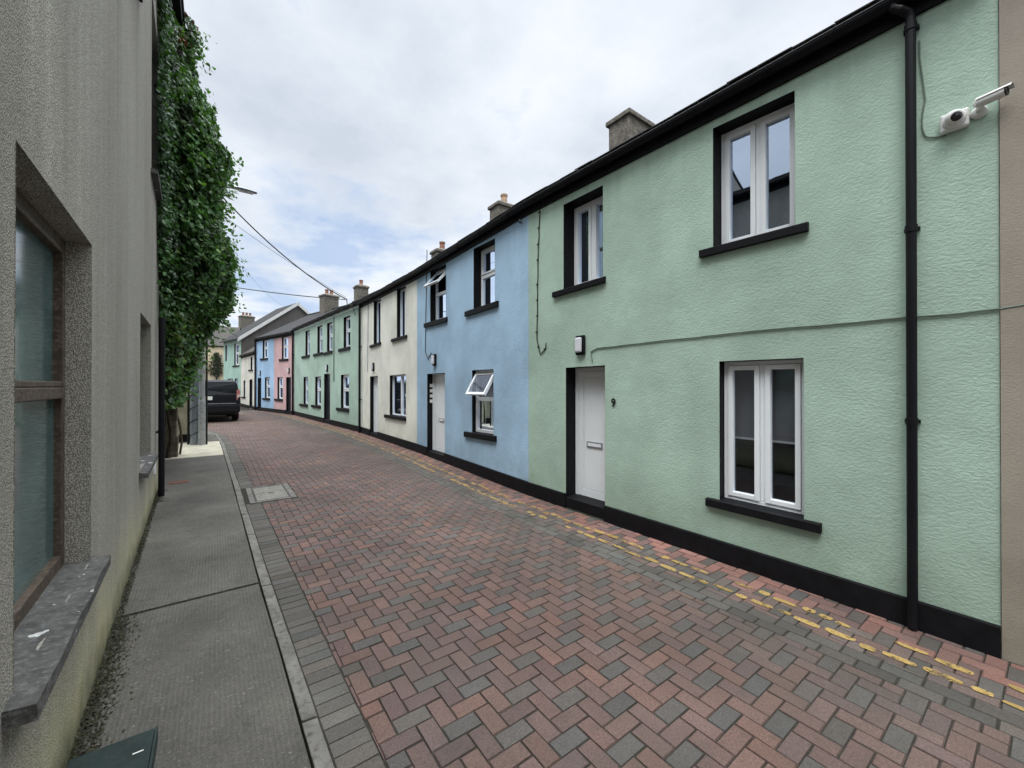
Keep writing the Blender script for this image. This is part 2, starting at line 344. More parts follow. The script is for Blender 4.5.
def window(house, o, r, kind, sill=None, sillz=None, open_=0, glass='glass', inside=None, thin=1.0, sillm='black', revm='black', split=.45):
    w, h = o.w, o.h; fr = MB().mat(M['pvc']); D0 = -r; D1 = -r + .06; e = .004
    t = .04 * thin; sw = .046 * thin; G = M[glass]
    panes = []; kids = []
    o.frame(fr, e, w - e, e, h - e, t, D0, D1)
    if kind == 'french':
        m = w / 2
        o.bar(fr, m - .022, m + .022, e + t, h - e - t, D0, D1 - .003)
        for a, b in ((e + t + .003, m - .025), (m + .025, w - e - t - .003)):
            o.frame(fr, a, b, e + t + .003, h - e - t - .003, sw, D0 + .01, D1 + .012)
            panes.append((a + sw, b - sw, e + t + sw, h - e - t - sw))
    elif kind == 'sash':
        m = h * (1 - split)
        o.bar(fr, e + t, w - e - t, m - .025, m + .025, D0, D1 - .003)
        o.frame(fr, e + t + .002, w - e - t - .002, e + t + .002, m - .027, sw * .5, D0 + .01, D1 + .004)
        panes.append((e + t + sw * .5, w - e - t - sw * .5, e + t + sw * .5, m - .027 - sw * .5))
        if not open_:
            o.frame(fr, e + t + .002, w - e - t - .002, m + .027, h - e - t - .002, sw * .8, D0 + .01, D1 + .012)
            panes.append((e + t + sw * .8, w - e - t - sw * .8, m + .027 + sw * .8, h - e - t - sw * .8))
    elif kind == 'two':        # tall far light beside a narrower near one
        m = w * .42
        o.bar(fr, m - .03, m + .03, e + t, h - e - t, D0, D1 + .008)
        panes += [(e + t, m - .03, e + t, h - e - t), (m + .03, w - e - t, e + t, h - e - t)]
    win = obj('window', fr, None, house, bevel=.004 if w > .7 and o.a0 < 12 else 0)
    for i, p in enumerate(panes):
        mb = MB().mat(G); o.pane(mb, *p, D0 + .03); obj('pane', mb, None, win)
    if open_ and kind == 'sash':
        m = h * (1 - split); H = h - e - t - m - .027; a0, a1 = e + t, w - e - t
        def P(u, vv, dd):      # vv down the leaf from the hinge
            v = h - e - t - .004 - vv * math.cos(open_) - dd * math.sin(open_) * 1
            return o.q(u, v, D1 + vv * math.sin(open_) - dd * math.cos(open_) + .02)
        def lb(mb, u0, u1, v0, v1, d0=0, d1=.05):
            mb.hexa([P(u0, v1, d1), P(u1, v1, d1), P(u1, v1, d0), P(u0, v1, d0), P(u0, v0, d1), P(u1, v0, d1), P(u1, v0, d0), P(u0, v0, d0)])
        mb = MB().mat(M['pvc']); s2 = .05
        lb(mb, a0, a0 + s2, 0, H); lb(mb, a1 - s2, a1, 0, H); lb(mb, a0 + s2, a1 - s2, 0, s2, .002); lb(mb, a0 + s2, a1 - s2, H - s2, H, .002)
        leaf = obj('sash', mb, None, win)
        mb = MB().mat(M[glass]); mb.face([P(a0 + s2, s2, .02), P(a1 - s2, s2, .02), P(a1 - s2, H - s2, .02), P(a0 + s2, H - s2, .02)])
        obj('pane', mb, None, win)
    mb = MB().mat(M[revm]); o.reveal(mb, r); obj('reveal', mb, None, win)
    if sill:
        a0, a1 = o.pl.un(sill[1], sillz[0])[0], o.pl.un(sill[0], sillz[0])[0]
        zz = min(o.zb0, o.zb1); th = sillz[1]
        a0 = min(a0, o.a0 - .03); a1 = max(a1, o.a1 + .03)
        za = o.zb0 + (o.zb1 - o.zb0) * (a0 - o.a0) / o.w; zb = o.zb0 + (o.zb1 - o.zb0) * (a1 - o.a0) / o.w
        mb = MB().mat(M[sillm]); pl = o.pl
        dd = .05
        mb.hexa([pl.pt(a0, za - th, .001), pl.pt(a1, zb - th, .001), pl.pt(a1, zb - th, dd), pl.pt(a0, za - th, dd),
                 pl.pt(a0, za + .002, .001), pl.pt(a1, zb + .002, .001), pl.pt(a1, zb - .006, dd), pl.pt(a0, za - .006, dd)])
        mb.hexa([pl.pt(o.a0, o.zb0 - .05, -r), pl.pt(o.a1, o.zb1 - .05, -r), pl.pt(o.a1, o.zb1 - .05, .002), pl.pt(o.a0, o.zb0 - .05, .002),
                 pl.pt(o.a0, o.zb0 + .018, -r), pl.pt(o.a1, o.zb1 + .018, -r), pl.pt(o.a1, o.zb1 + .003, .002), pl.pt(o.a0, o.zb0 + .003, .002)])
        obj('sill', mb, None, win, bevel=.006 if o.a0 < 12 and w > .6 else 0)
    if inside:
        mb = MB().mat(M['blind' if inside == 'blind' else 'curtain'])
        if inside == 'blind':
            mb.face([o.q(0, h * .45, D0 - .06), o.q(w, h * .45, D0 - .06), o.q(w, h, D0 - .06), o.q(0, h, D0 - .06)])
            mb.mat(M['lampw']); o.bar(mb, 0, w, h * .437, h * .452, D0 - .066, D0 - .055)
            obj('blind', mb, None, win)
        else:
            n = 40
            for (x0, x1) in ((0, .42), (.58, 1)) if inside == 'pair' else ((0, 1),):
                for i in range(n):
                    a, b = x0 + (x1 - x0) * i / n, x0 + (x1 - x0) * (i + 1) / n
                    da, db = (.02 * math.sin(i * 1.9), .02 * math.sin((i + 1) * 1.9))
                    mb.face([o.q(w * a, 0, D0 - .08 + da), o.q(w * b, 0, D0 - .08 + db), o.q(w * b, h, D0 - .08 + db), o.q(w * a, h, D0 - .08 + da)])
            obj('curtain', mb, None, win, smooth=True)
    rm = backing(o, house, D0); rm.parent = win
    return win

def text_faces(mb, txt, size, place, mat):
    """letter outlines as flat faces, each point mapped by place(x, y)"""
    cu = bpy.data.curves.new('lettering', 'FONT'); cu.body = txt; cu.size = size; cu.resolution_u = 4; cu.offset = size * .03
    t = bpy.data.objects.new('lettering', cu); col.objects.link(t)
    bpy.context.view_layer.update()
    me = t.evaluated_get(bpy.context.evaluated_depsgraph_get()).to_mesh()
    mb.mat(mat)
    for p in me.polygons: mb.face([place(me.vertices[i].co.x, me.vertices[i].co.y) for i in p.vertices])
    bpy.data.objects.remove(t); bpy.data.curves.remove(cu)

def door(house, o, r, ground_near, ground_far, mat='pvc', step=True, letterbox=True, hinge_far=True, big=True):
    w, h = o.w, o.h; D0, D1 = -r, -r + .06
    mb = MB().mat(M[mat]); t = .055
    o.bar(mb, .004, .004 + t, .03, h - .004, D0, D1); o.bar(mb, w - .004 - t, w - .004, .03, h - .004, D0, D1)
    o.bar(mb, .004 + t, w - .004 - t, h - t - .004, h - .004, D0, D1 - .002); o.bar(mb, .004 + t, w - .004 - t, .03, .075, D0, D1 + .01)
    fr = mb
    a0, a1, v0, v1 = .004 + t + .004, w - t - .008, .08, h - t - .008
    dr = MB().mat(M[mat])
    o.bar(dr, a0, a1, v0, v1, D0 - .01, D1 - .03)
    s = .085
    o.frame(dr, a0 + .001, a1 - .001, v0 + .001, v1 - .001, s, D1 - .028, D1 - .014, .12)
    o.bar(dr, a0 + s + .012, a1 - s - .012, v0 + .13, v1 - s - .012, D1 - .028, D1 - .020)
    d = obj('door', dr, None, house, bevel=.003 if big else 0)
    obj('door_frame', fr, None, d)
    rv = MB().mat(M['black']); o.reveal(rv, r + .02); obj('reveal', rv, None, d)
    if letterbox:
        mb = MB().mat(M['steel']); m = (a0 + a1) / 2 ; y = .42 * h
        o.frame(mb, m - .14, m + .14, y, y + .075, .012, D1 - .02, D1 - .002); mb.mat(M['pvc']); o.bar(mb, m - .128, m + .128, y + .012, y + .063, D1 - .02, D1 - .006)
        obj('letterbox', mb, None, d)
        mb = MB().mat(M['steel']); o.bar(mb, a0 + .02, a0 + .05, .44 * h, .44 * h + .2, D1 - .015, D1 - .005); o.bar(mb, a0 + .025, a0 + .15, .5 * h, .5 * h + .02, D1 + .02, D1 + .035)
        o.bar(mb, a0 + .025, a0 + .045, .5 * h, .5 * h + .02, D1 - .006, D1 + .02)
        obj('handle', mb, None, d)
    if step:
        mb = MB().mat(M['black']); zb = min(o.zb0, o.zb1) - .06
        mb.hexa([o.pl.pt(o.a0 + .002, zb, -r - .05), o.pl.pt(o.a1 - .002, zb, -r - .05), o.pl.pt(o.a1 - .002, zb, .012), o.pl.pt(o.a0 + .002, zb, .012),
                 o.pl.pt(o.a0 + .002, o.zb0 + .11, -r - .05), o.pl.pt(o.a1 - .002, o.zb1 + .11, -r - .05), o.pl.pt(o.a1 - .002, o.zb1 + .085, .012), o.pl.pt(o.a0 + .002, o.zb0 + .085, .012)])
        obj('step', mb, None, house)
    return d

def wall_mesh(pl, a0, a1, z0, z1, opens, extra_top=None):
    """front sheet with real holes"""
    zl, zr = z1 if isinstance(z1, tuple) else (z1, z1)
    pts = [Vector((a0, z0)), Vector((a1, z0)), Vector((a1, zr)), Vector((a0, zl))]; edges = [(0, 1), (1, 2), (2, 3), (3, 0)]
    for o in opens:
        b = len(pts); pts += [Vector((o.a0, o.zb0)), Vector((o.a0, o.zt0)), Vector((o.a1, o.zt1)), Vector((o.a1, o.zb1))]
        edges += [(b, b + 1), (b + 1, b + 2), (b + 2, b + 3), (b + 3, b)]
    vs, _, fs, _, _, _ = delaunay_2d_cdt(pts, edges, [], 0, 1e-5)
    mb = MB()
    for f in fs:
        cx = sum(vs[i].x for i in f) / len(f); cz = sum(vs[i].y for i in f) / len(f)
        if any(o.a0 < cx < o.a1 and o.zb0 + (o.zb1 - o.zb0) * (cx - o.a0) / o.w < cz < o.zt0 + (o.zt1 - o.zt0) * (cx - o.a0) / o.w for o in opens): continue
        mb.face([pl.pt(vs[i].x, vs[i].y, 0) for i in f])
    return mb

def plinth(pl, a0, a1, z0f, hgt, doors, mat, house, d=.03, topj=.0):
    cuts = sorted([(o.a0, o.a1) for o in doors]); x = a0; seg = []
    for c0, c1 in cuts: seg.append((x, c0)); x = c1
    seg.append((x, a1))
    for s0, s1 in seg:
        mb = MB().mat(mat)
        n = max(1, int((s1 - s0) / .8))
        for i in range(n):
            u0, u1 = s0 + (s1 - s0) * i / n, s0 + (s1 - s0) * (i + 1) / n
            g0, g1 = zg(pl.pt(u0, 0).y), zg(pl.pt(u1, 0).y)
            mb.hexa([pl.pt(u0, g0 - .1, -.02), pl.pt(u1, g1 - .1, -.02), pl.pt(u1, g1 - .1, d), pl.pt(u0, g0 - .1, d),
                     pl.pt(u0, g0 + hgt, -.02), pl.pt(u1, g1 + hgt, -.02), pl.pt(u1, g1 + hgt - .012, d), pl.pt(u0, g0 + hgt - .012, d)])
        obj('plinth', mb, None, house)

def roof(pl, a0, a1, ze, house, pitch=30, depth=3.2, mat='slate', edge=True, over=.1, thick=.05):
    tp = math.tan(R(pitch)); rz = ze + (depth + over) * tp
    mb = MB().mat(M[mat])
    P = pl.pt
    for s, (d0, z0, d1, z1) in enumerate(((over, ze, -depth, rz), (-depth, rz, -2 * depth - over, ze))):
        mb.hexa([P(a0, z0 - thick, d0), P(a1, z0 - thick, d0), P(a1, z1 - thick, d1), P(a0, z1 - thick, d1), P(a0, z0, d0), P(a1, z0, d0), P(a1, z1, d1), P(a0, z1, d1)])
    if edge:
        rows = 1
        for r_ in range(rows):
            a = a0 + (.15 if r_ % 2 else 0)
            while a < a1 - .05:
                b = min(a + .3 * random.uniform(.93, 1.03), a1); j = random.uniform(-.006, .006); k = random.uniform(0, .006)
                d0 = over + .02 - r_ * .2 + j; zz = ze - (.02 - j) * tp + r_ * .2 * tp + .0015
                d1 = d0 - .24; z1 = zz + .24 * tp
                mb.hexa([P(a + .003, zz + .001, d0), P(b - .003, zz + .001 + k * .4, d0), P(b - .003, z1 - .01, d1), P(a + .003, z1 - .01, d1),
                         P(a + .003, zz + .011, d0), P(b - .003, zz + .011 + k, d0), P(b - .003, z1, d1), P(a + .003, z1, d1)])
                a = b
    ro = obj('roof', mb, None, house)
    return ro, rz
def ridge(pl, a0, a1, rz, depth, ro):
    mb = MB().mat(M['slate']); n = max(1, int((a1 - a0) / .45))
    for i in range(n):
        u0, u1 = a0 + (a1 - a0) * i / n, a0 + (a1 - a0) * (i + 1) / n - .01
        mb.tube([pl.pt(u0, rz - .01, -depth), pl.pt(u1, rz - .01, -depth)], .09, 8)
    obj('ridge_tile', mb, None, ro)
def gutter(pl, a0, a1, z, house, d=.10, r=.06, fas=.15, fmat='black', gm='blackgloss'):
    mb = MB().mat(M[fmat]); pl.box(mb, a0, a1, z - .10, z + fas - .06, .001, .028); obj('fascia', mb, None, house)
    mb = MB().mat(M[gm]); n = 10; ring = []
    for k in range(n + 1):
        an = math.pi * k / n; ring.append((d + r * math.cos(an), z + .045 - r * math.sin(an)))
    a = a0
    for (d0, z0), (d1, z1) in zip(ring[:-1], ring[1:]):
        mb.face([pl.pt(a0, z0, d0), pl.pt(a1, z0, d0), pl.pt(a1, z1, d1), pl.pt(a0, z1, d1)])
    ins = [(d + (r - .006) * math.cos(math.pi * k / n), z + .045 - (r - .006) * math.sin(math.pi * k / n)) for k in range(n + 1)]
    for (d0, z0), (d1, z1) in zip(ins[:-1], ins[1:]):
        mb.face([pl.pt(a0, z0, d0), pl.pt(a0, z1, d1)][:1] + [pl.pt(a0, z1, d1), pl.pt(a1, z1, d1), pl.pt(a1, z0, d0)])
    mb.tube([pl.pt(a0, z + .047, d + r - .002), pl.pt(a1, z + .047, d + r - .002)], .006, 6)
    x = a0 + .4
    while x < a1:
        pl.box(mb, x, x + .03, z - .03, z + .06, .03, d - r + .006)
        mb.tube([pl.pt(x + .015, q[1], q[0]) for q in [(d + (r + .004) * math.cos(math.pi * k / 8), z + .045 - (r + .004) * math.sin(math.pi * k / 8)) for k in range(9)]], .007, 6)
        x += .95
    return obj('gutter', mb, None, house)
def downpipe(pl, a, ztop, zbot, house, r=.034, d=.075, mat='blackgloss', neck=True, brackets=(1.2, 3.1)):
    mb = MB().mat(M[mat])
    pts = []
    if neck:
        pts += [pl.pt(a + .09, ztop + .0, .11), pl.pt(a + .085, ztop - .045, .11), pl.pt(a + .05, ztop - .075, .105), pl.pt(a + .01, ztop - .11, d + .01), pl.pt(a, ztop - .15, d)]
    else: pts += [pl.pt(a, ztop, d)]
    pts += [pl.pt(a, zbot + .12, d), pl.pt(a, zbot + .05, d), pl.pt(a, zbot + .0, d)]
    mb.tube(pts, r, 14)
    for z in [zbot + b for b in brackets] + ([ztop - .22] if neck else []):
        if z < ztop:
            mb.tube([pl.pt(a, z - .025, d), pl.pt(a, z + .025, d)], r * 1.18, 14); pl.box(mb, a - r - .012, a + r + .012, z - .012, z + .012, .001, d - r * .6)
    return obj('downpipe', mb, None, house, smooth=False)
def chimney(house, cx, cy, ang, wx, wy, z0, z1, pots=1, potmat='pot', name='chimney'):
    """wx across the ridge, wy along it"""
    T = Matrix.Translation((cx, cy, 0)) @ Matrix.Rotation(ang, 4, 'Z')
    mb = MB().mat(M['stack']); hx, hy = wx / 2, wy / 2
    mb.box(-hx, hx, -hy, hy, z0, z1 - .2, T)
    mb.box(-hx - .05, hx + .05, -hy - .05, hy + .05, z1 - .2, z1 - .11, T)
    p = [T @ Vector(v) for v in ((-hx - .05, -hy - .05, z1 - .108), (hx + .05, -hy - .05, z1 - .108), (hx + .05, hy + .05, z1 - .108), (-hx - .05, hy + .05, z1 - .108),
         (-hx * .6, -hy * .6, z1), (hx * .6, -hy * .6, z1), (hx * .6, hy * .6, z1), (-hx * .6, hy * .6, z1))]
    mb.hexa(p)
    c = obj('chimney', mb, None, house, bevel=.012)
    for i in range(pots):
        mb = MB().mat(M[potmat]); off = (i - (pots - 1) / 2) * .3
        mb.lathe(T @ Matrix.Translation((off, 0, z1 - .02)), [(.12, 0), (.105, .05), (.095, .24), (.115, .25), (.115, .30), (.085, .30), (.08, .1)], 14)
        obj('chimney_pot', mb, None, c, smooth=False)
    return c
def wall_lamp(pl, px, py0, py1, label, back='black', mirror=False):
    a, z1 = pl.un(px, py0); _, z0 = pl.un(px, py1); h = z1 - z0; w = h * .62; zc = (z0 + z1) / 2
    t = thing('wall_lamp', pl.pt(a, z0), label, 'wall lamp', 'bulkhead lamps above the front doors')
    mb = MB().mat(M[back]); pl.box(mb, a - w / 2, a + w / 2, z0, z1, .002, .045); obj('back_plate', mb, None, t, bevel=.02)
    mb = MB().mat(M['lampw'])
    n = 8; k = .33
    pl.box(mb, a - w * k, a + w * k, zc - h * .38, zc + h * .38, .046, .088); obj('diffuser', mb, None, t, bevel=.03)
    return t

# ------------------------------------------------------------------ facade key points (plan)
def key(px, d): u = (px - CX) / F; v = rgt * (u * d) + Vector((math.sin(YAW), math.cos(YAW), 0)) * d; return (v.x, v.y)
K0 = key(1000, 2.735); K1 = key(528.5, 6.62); K2 = key(417, 10.65); K3 = key(361, 14.6); K4 = key(294, 22.1)
K5 = key(256, 25.6); K6 = key(241, 29.4); K7 = key(223.5, 32.0)
def inter(px, A, B):
    A = Vector(A); B = Vector(B); r = ray(px, 380); r = Vector((r.x, r.y)); ab = B - A
    den = r.x * ab.y - r.y * ab.x; k = (A.x * ab.y - A.y * ab.x) / den; return tuple(r * k)
K45 = inter(274, K4, K5)
EZ = 4.74

def house_base(name, A, B, label, mat, eave, opens, doors, plinth_h=.22, depth=6.4, group='painted terraced houses', z0=None, plinthmat=None):
    pl = Plane(A, B); t = thing(name, pl.pt(pl.L / 2, zg(pl.pt(pl.L / 2, 0).y)), label, 'house', group)
    return pl, t
def finish_house(pl, t, mat, eave, opens, doors, plinth_h=.22, depth=6.4, rf=True, pitch=30, rmat='slate', gut=True, ext=0, gm='blackgloss', fmat='black'):
    mb = wall_mesh(pl, 0, pl.L, zg(pl.P0.y) - .15, eave + .02, opens)
    P = pl.pt; h = depth / 2; rz = eave + .10 + h * math.tan(R(pitch)) - .06
    for a in (0.003, pl.L - .003):          # gables
        mb.face([P(a, -.1, 0), P(a, eave, 0), P(a, rz, -h), P(a, eave, -depth), P(a, -.1, -depth)])
    mb.face([P(0, -.1, -depth), P(pl.L, -.1, -depth), P(pl.L, eave, -depth), P(0, eave, -depth)])
    obj('wall', mb, M[mat], t)
    plinth(pl, 0.001, pl.L - .001, 0, plinth_h, doors, M['black'], t)
    ro, rz = roof(pl, -ext, pl.L + ext, eave + .12, t, pitch, h, rmat)
    ridge(pl, -ext, pl.L + ext, rz, h, ro)
    if gut: gutter(pl, 0, pl.L, eave + .0, t, gm=gm, fmat=fmat)
    return ro, rz

# ================================================================== HOUSES, right-hand terrace
# --- mint green house, number 9
pl, t = house_base('terraced_house', K0, K1, 'mint green rendered house numbered 9 with black downpipe, nearest on the right', 'green', EZ, [], [])
plG = pl
w1 = Open(pl, (794.6, 91), (712.8, 128.2), (795, 226), (713.5, 247.5))
w2 = Open(pl, (804.2, 358), (719.8, 361.3), (803.2, 519), (719.5, 499.5))
w3 = Open(pl, (602.8, 185.2), (564, 204.8), (603, 277), (563.3, 290))
dr = Open(pl, (605, 365.2), (566, 367.8), (605, 515), (566, 502.6))
finish_house(pl, t, 'green', EZ, [w1, w2, w3, dr], [dr], .215)
window(t, w1, .235, 'french', (700.4, 808.7), (4.0 * 0 + 2.9, .085)); 
window(t, w2, .155, 'french', (706.5, 821), (.95, .085), glass='lower', inside='blind')
window(t, w3, .28, 'french', (554, 606), (2.8, .085), inside='pair')
d = door(t, dr, .26, 0, 0)
for ch in list(d.children):
    if ch.name.startswith('handle'): bpy.data.objects.remove(ch)
a, zt = pl.un(911, 30)
downpipe(pl, pl.un(911, 300, .08)[0], EZ + .02, zg(0) + .02, t, r=.031, d=.06, brackets=(1.55, 3.0))
mb = MB(); a9, z9 = pl.un(613.8, 406.5)
text_faces(mb, '9', .15, lambda x, y: pl.pt(a9 + .035 - x, z9 + y, .012), M['cable']); obj('house_number', mb, None, t)
chimney(t, 7.15, 5.42, 0, .80, .52, 5.9, 7.55, 0)

# --- blue house
pl, t = house_base('terraced_house', K1, K2, 'light blue rendered house with two top windows pushed open', 'blue', EZ, [], []); plB = pl
w1 = Open(pl, (494.9, 238.6), (473.8, 248.8), (495, 302), (473.5, 309.4))
w2 = Open(pl, (446, 264), (430.4, 271.2), (446, 317.5), (430.3, 322))
w3 = Open(pl, (493.4, 369.2), (472.5, 370.2), (493.5, 435.2), (472, 432.4))
dr = Open(pl, (445.2, 372.7), (427.5, 374), (444.6, 459.6), (427, 454))
finish_house(pl, t, 'blue', EZ, [w1, w2, w3, dr], [dr])
window(t, w1, .23, 'sash', (466.5, 499), (2.9, .11)); window(t, w2, .20, 'sash', (425.6, 448), (2.9, .11), open_=R(42))
window(t, w3, .14, 'sash', (465.8, 497), (1.0, .11), open_=R(30), glass='lower', inside='curtain')
d = door(t, dr, .2, 0, 0)
for i in range(4):
    zz = dr.zb1 + 1.28 + .13 * i; mb = MB().mat(M['white']); mb.hexa([pl.pt(dr.a1 - .006, zz, -.15), pl.pt(dr.a1 - .002, zz, -.15), pl.pt(dr.a1 - .002, zz, -.07), pl.pt(dr.a1 - .006, zz, -.07),
        pl.pt(dr.a1 - .006, zz + .08, -.15), pl.pt(dr.a1 - .002, zz + .08, -.15), pl.pt(dr.a1 - .002, zz + .08, -.07), pl.pt(dr.a1 - .006, zz + .08, -.07)]); obj('bell_plate', mb, None, d)
chimney(t, 7.25, 10.25, 0, .75, .5, 5.9, 7.50, 1, 'buff')

# --- cream house
pl, t = house_base('terraced_house', K2, K3, 'cream rendered house with a white door between the blue and the pale green houses', 'cream', EZ, [], []); plC = pl
w1 = Open(pl, (406, 286), (397.3, 289.5), (406, 335), (396.6, 338))
w2 = Open(pl, (381, 299.2), (374, 301.3), (381, 341.8), (373.5, 344.6))
w3 = Open(pl, (405.9, 374), (390.1, 375.5), (405.9, 417.3), (389.6, 415))
dr = Open(pl, (378, 375.8), (370.4, 376.5), (377.5, 437.2), (369.8, 434.5))
ro, rz = finish_house(pl, t, 'cream', EZ, [w1, w2, w3, dr], [dr])
window(t, w1, .16, 'two', (392.7, 407.7), (2.9, .09)); window(t, w2, .16, 'two', (371.2, 381.4), (2.9, .09))
window(t, w3, .14, 'two', (385.8, 406.2), (1.0, .10), inside='curtain')
door(t, dr, .18, 0, 0, letterbox=False)
downpipe(pl, pl.L - .08, EZ + .02, zg(14.5), t, r=.04, neck=False)
chimney(t, 7.1, 14.2, 0, .7, .5, 5.9, 7.12, 1)

# --- pale green double-fronted house
pl, t = house_base('terraced_house', K3, K4, 'pale green house with four upper windows and a black door', 'green2', EZ, [], []); plD = pl
ups = [((350.3, 315.2), (343.9, 317.5), (350.3, 346.3), (343.4, 348), 339.6, 351), ((332.4, 321.7), (327.2, 323.4), (332.4, 350.4), (327, 352), 324.3, 333.3),
       ((322.4, 325.2), (317.5, 326.6), (322.2, 352), (317.4, 353.3), 314.6, 323.4), ((309.9, 330), (305.6, 331), (309.7, 354.6), (305.3, 355.7), 302.9, 310.2)]
lows = [((349.2, 374.3), (341.1, 374.9), (348.8, 409.2), (340.7, 408), 337.7, 349.2), ((321, 376.4), (315.5, 376.8), (320.6, 406), (315.1, 405.1), 312.6, 320.8), ((308.1, 376.7), (303.8, 377), (307.8, 404.9), (303.4, 404), 300.9, 308.3)]
dr = Open(pl, (330.4, 373.8), (324.4, 374), (329.8, 422.7), (323.8, 420.9))
oo = [Open(pl, *u[:4]) for u in ups + lows]
ro, rz = finish_house(pl, t, 'green2', EZ + .06, oo + [dr], [dr], fmat='trim')
for o, u in zip(oo, ups + lows): window(t, o, .16, 'sash', (u[4], u[5]), (1.5, .12), glass='glass', thin=1.3)
door(t, dr, .15, 0, 0, 'blackdoor', letterbox=False, big=False)
downpipe(pl, pl.L - .05, EZ + .02, zg(24), t, r=.05, neck=False, brackets=(1.4, 3.3))
downpipe(pl, pl.un(334.5, 350)[0], EZ - .02, 2.0, t, r=.018, d=.03, neck=False, mat='gcable', brackets=())
cA = pl.pt(pl.L - .6, 0, -3.2)
chimney(t, *inter(361, (7.3, 14.9), cA.xy), 0, .65, .6, 6, 7.62, 1)

# --- pink and sky blue pair
pl, t = house_base('terraced_house', K4, K45, 'small pink rendered house with a dark door', 'pink', EZ, [], []); plE = pl
w1 = Open(pl, (288.4, 336.3), (282, 337), (288.2, 358.6), (281.8, 359)); w2 = Open(pl, (282.9, 377), (277.8, 377.3), (282.7, 399.4), (277.3, 398.8))
dr = Open(pl, (291.4, 377), (286.6, 377.3), (290.8, 413.9), (285.8, 413))
ro, rz = finish_house(pl, t, 'pink', 4.70, [w1, w2, dr], [dr])
for o, s in ((w1, (280.3, 288.8)), (w2, (275.7, 283))): window(t, o, .15, 'sash', s, (1.5, .12), thin=1.3)
door(t, dr, .15, 0, 0, 'blackdoor', letterbox=False, big=False)
e = pl.pt(pl.L * .9, 0, -3.2)
chimney(t, *inter(329, (cA.x, cA.y), (e.x - 1.5, e.y + 6)), .25, .95, .65, 6, 7.72, 2)
pl, t = house_base('terraced_house', K45, K5, 'small sky blue rendered house beside the pink one', 'blue2', EZ, [], []); plF = pl
w1 = Open(pl, (267.9, 339.5), (262.9, 340.2), (267.8, 357.8), (262.6, 358.4)); w2 = Open(pl, (270.1, 377), (265.1, 377.3), (269.9, 398.5), (264.8, 398))
dr = Open(pl, (261.5, 377.7), (258, 378), (261, 410), (257.5, 409.4))
finish_house(pl, t, 'blue2', 4.70, [w1, w2, dr], [dr])
for o, s in ((w1, (261.4, 268.8)), (w2, (263.7, 270.5))): window(t, o, .15, 'sash', s, (1.5, .12), thin=1.3)
door(t, dr, .15, 0, 0, 'blackdoor', letterbox=False, big=False)
downpipe(pl, pl.L - .08, 4.7, zg(30), t, r=.05, neck=False, brackets=(1.4, 3.3))
# --- low whitewashed cottage
pl, t = house_base('cottage', K5, K6, 'low whitewashed cottage with slate roof below the tall grey gable', 'wash', 3.9, [], [], group=None); plH = pl
w1 = Open(pl, (253, 357), (250.8, 357), (252.9, 369.5), (250.5, 369.7)); w2 = Open(pl, (245.8, 380.4), (243.9, 380.5), (245.4, 397), (243.3, 396.8))
dr = Open(pl, (252.5, 379.2), (249.5, 379.6), (252.3, 407.7), (249.5, 407.2))
w1.zt0 = min(w1.zt0, 3.80); w1.zt1 = min(w1.zt1, 3.80)
ro, rz = finish_house(pl, t, 'wash', 3.90, [w1, w2, dr], [dr], pitch=38, rmat='slate2')
for o in (w1, w2): window(t, o, .15, 'sash', (249.8 if o is w1 else 242.5, 253.4 if o is w1 else 246), (1.5, .1), glass='glassdark', thin=1.0)
door(t, dr, .15, 0, 0, 'blackdoor', letterbox=False, big=False)
# --- sea green house with the tall gable
pl, t = house_base('gabled_house', K6, K7, 'far sea green house with tall grey gable and white bargeboards', 'green3', 5.4, [], [], group=None); plI = pl
w1 = Open(pl, (239.2, 343.2), (234.3, 343.4), (239.2, 365), (234.3, 365.6)); w2 = Open(pl, (227.6, 345.2), (225.4, 345.4), (227.6, 361), (225.4, 361.4))
w3 = Open(pl, (237.8, 378), (235, 378.6), (237.6, 396), (235, 395)); w4 = Open(pl, (231, 378.6), (228.6, 378.6), (231, 395), (228.6, 394.5))
mb = wall_mesh(pl, 0, pl.L, -.1, 5.42, [w1, w2, w3, w4]); gh = 3.9; apex = 8.45
P = pl.pt
mb.mats = []; o_ = obj('wall', mb, M['green3'], t)
mb = MB().mat(M['gable'])
for a in (.003, pl.L - .003): mb.face([P(a, -.1, -.002), P(a, 5.4, -.002), P(a, apex - .06, -gh), P(a, 5.4, -2 * gh), P(a, -.1, -2 * gh)])
obj('gable_wall', mb, None, t)
plinth(pl, .001, pl.L - .001, 0, .25, [], M['black'], t)
mb = MB().mat(M['slate']); tp = (apex - 5.4) / gh
for d0, z0, d1, z1 in ((.25, 5.4 - .25 * tp + .06, -gh, apex + .05), (-gh, apex + .05, -2 * gh - .25, 5.4 - .25 * tp + .06)):
    mb.hexa([P(-.12, z0 - .08, d0), P(pl.L + .1, z0 - .08, d0), P(pl.L + .1, z1 - .08, d1), P(-.12, z1 - .08, d1), P(-.12, z0, d0), P(pl.L + .1, z0, d0), P(pl.L + .1, z1, d1), P(-.12, z1, d1)])
ro = obj('roof', mb, None, t)
mb = MB().mat(M['barge'])
for d0, z0, d1, z1 in ((.26, 5.4 - .25 * tp, -gh, apex), (-gh, apex, -2 * gh - .26, 5.4 - .25 * tp)):
    mb.hexa([P(-.16, z0 - .19, d0), P(-.123, z0 - .19, d0), P(-.123, z1 - .19, d1), P(-.16, z1 - .19, d1), P(-.16, z0 + .08, d0), P(-.123, z0 + .08, d0), P(-.123, z1 + .08, d1), P(-.16, z1 + .08, d1)])
obj('bargeboard', mb, None, ro)
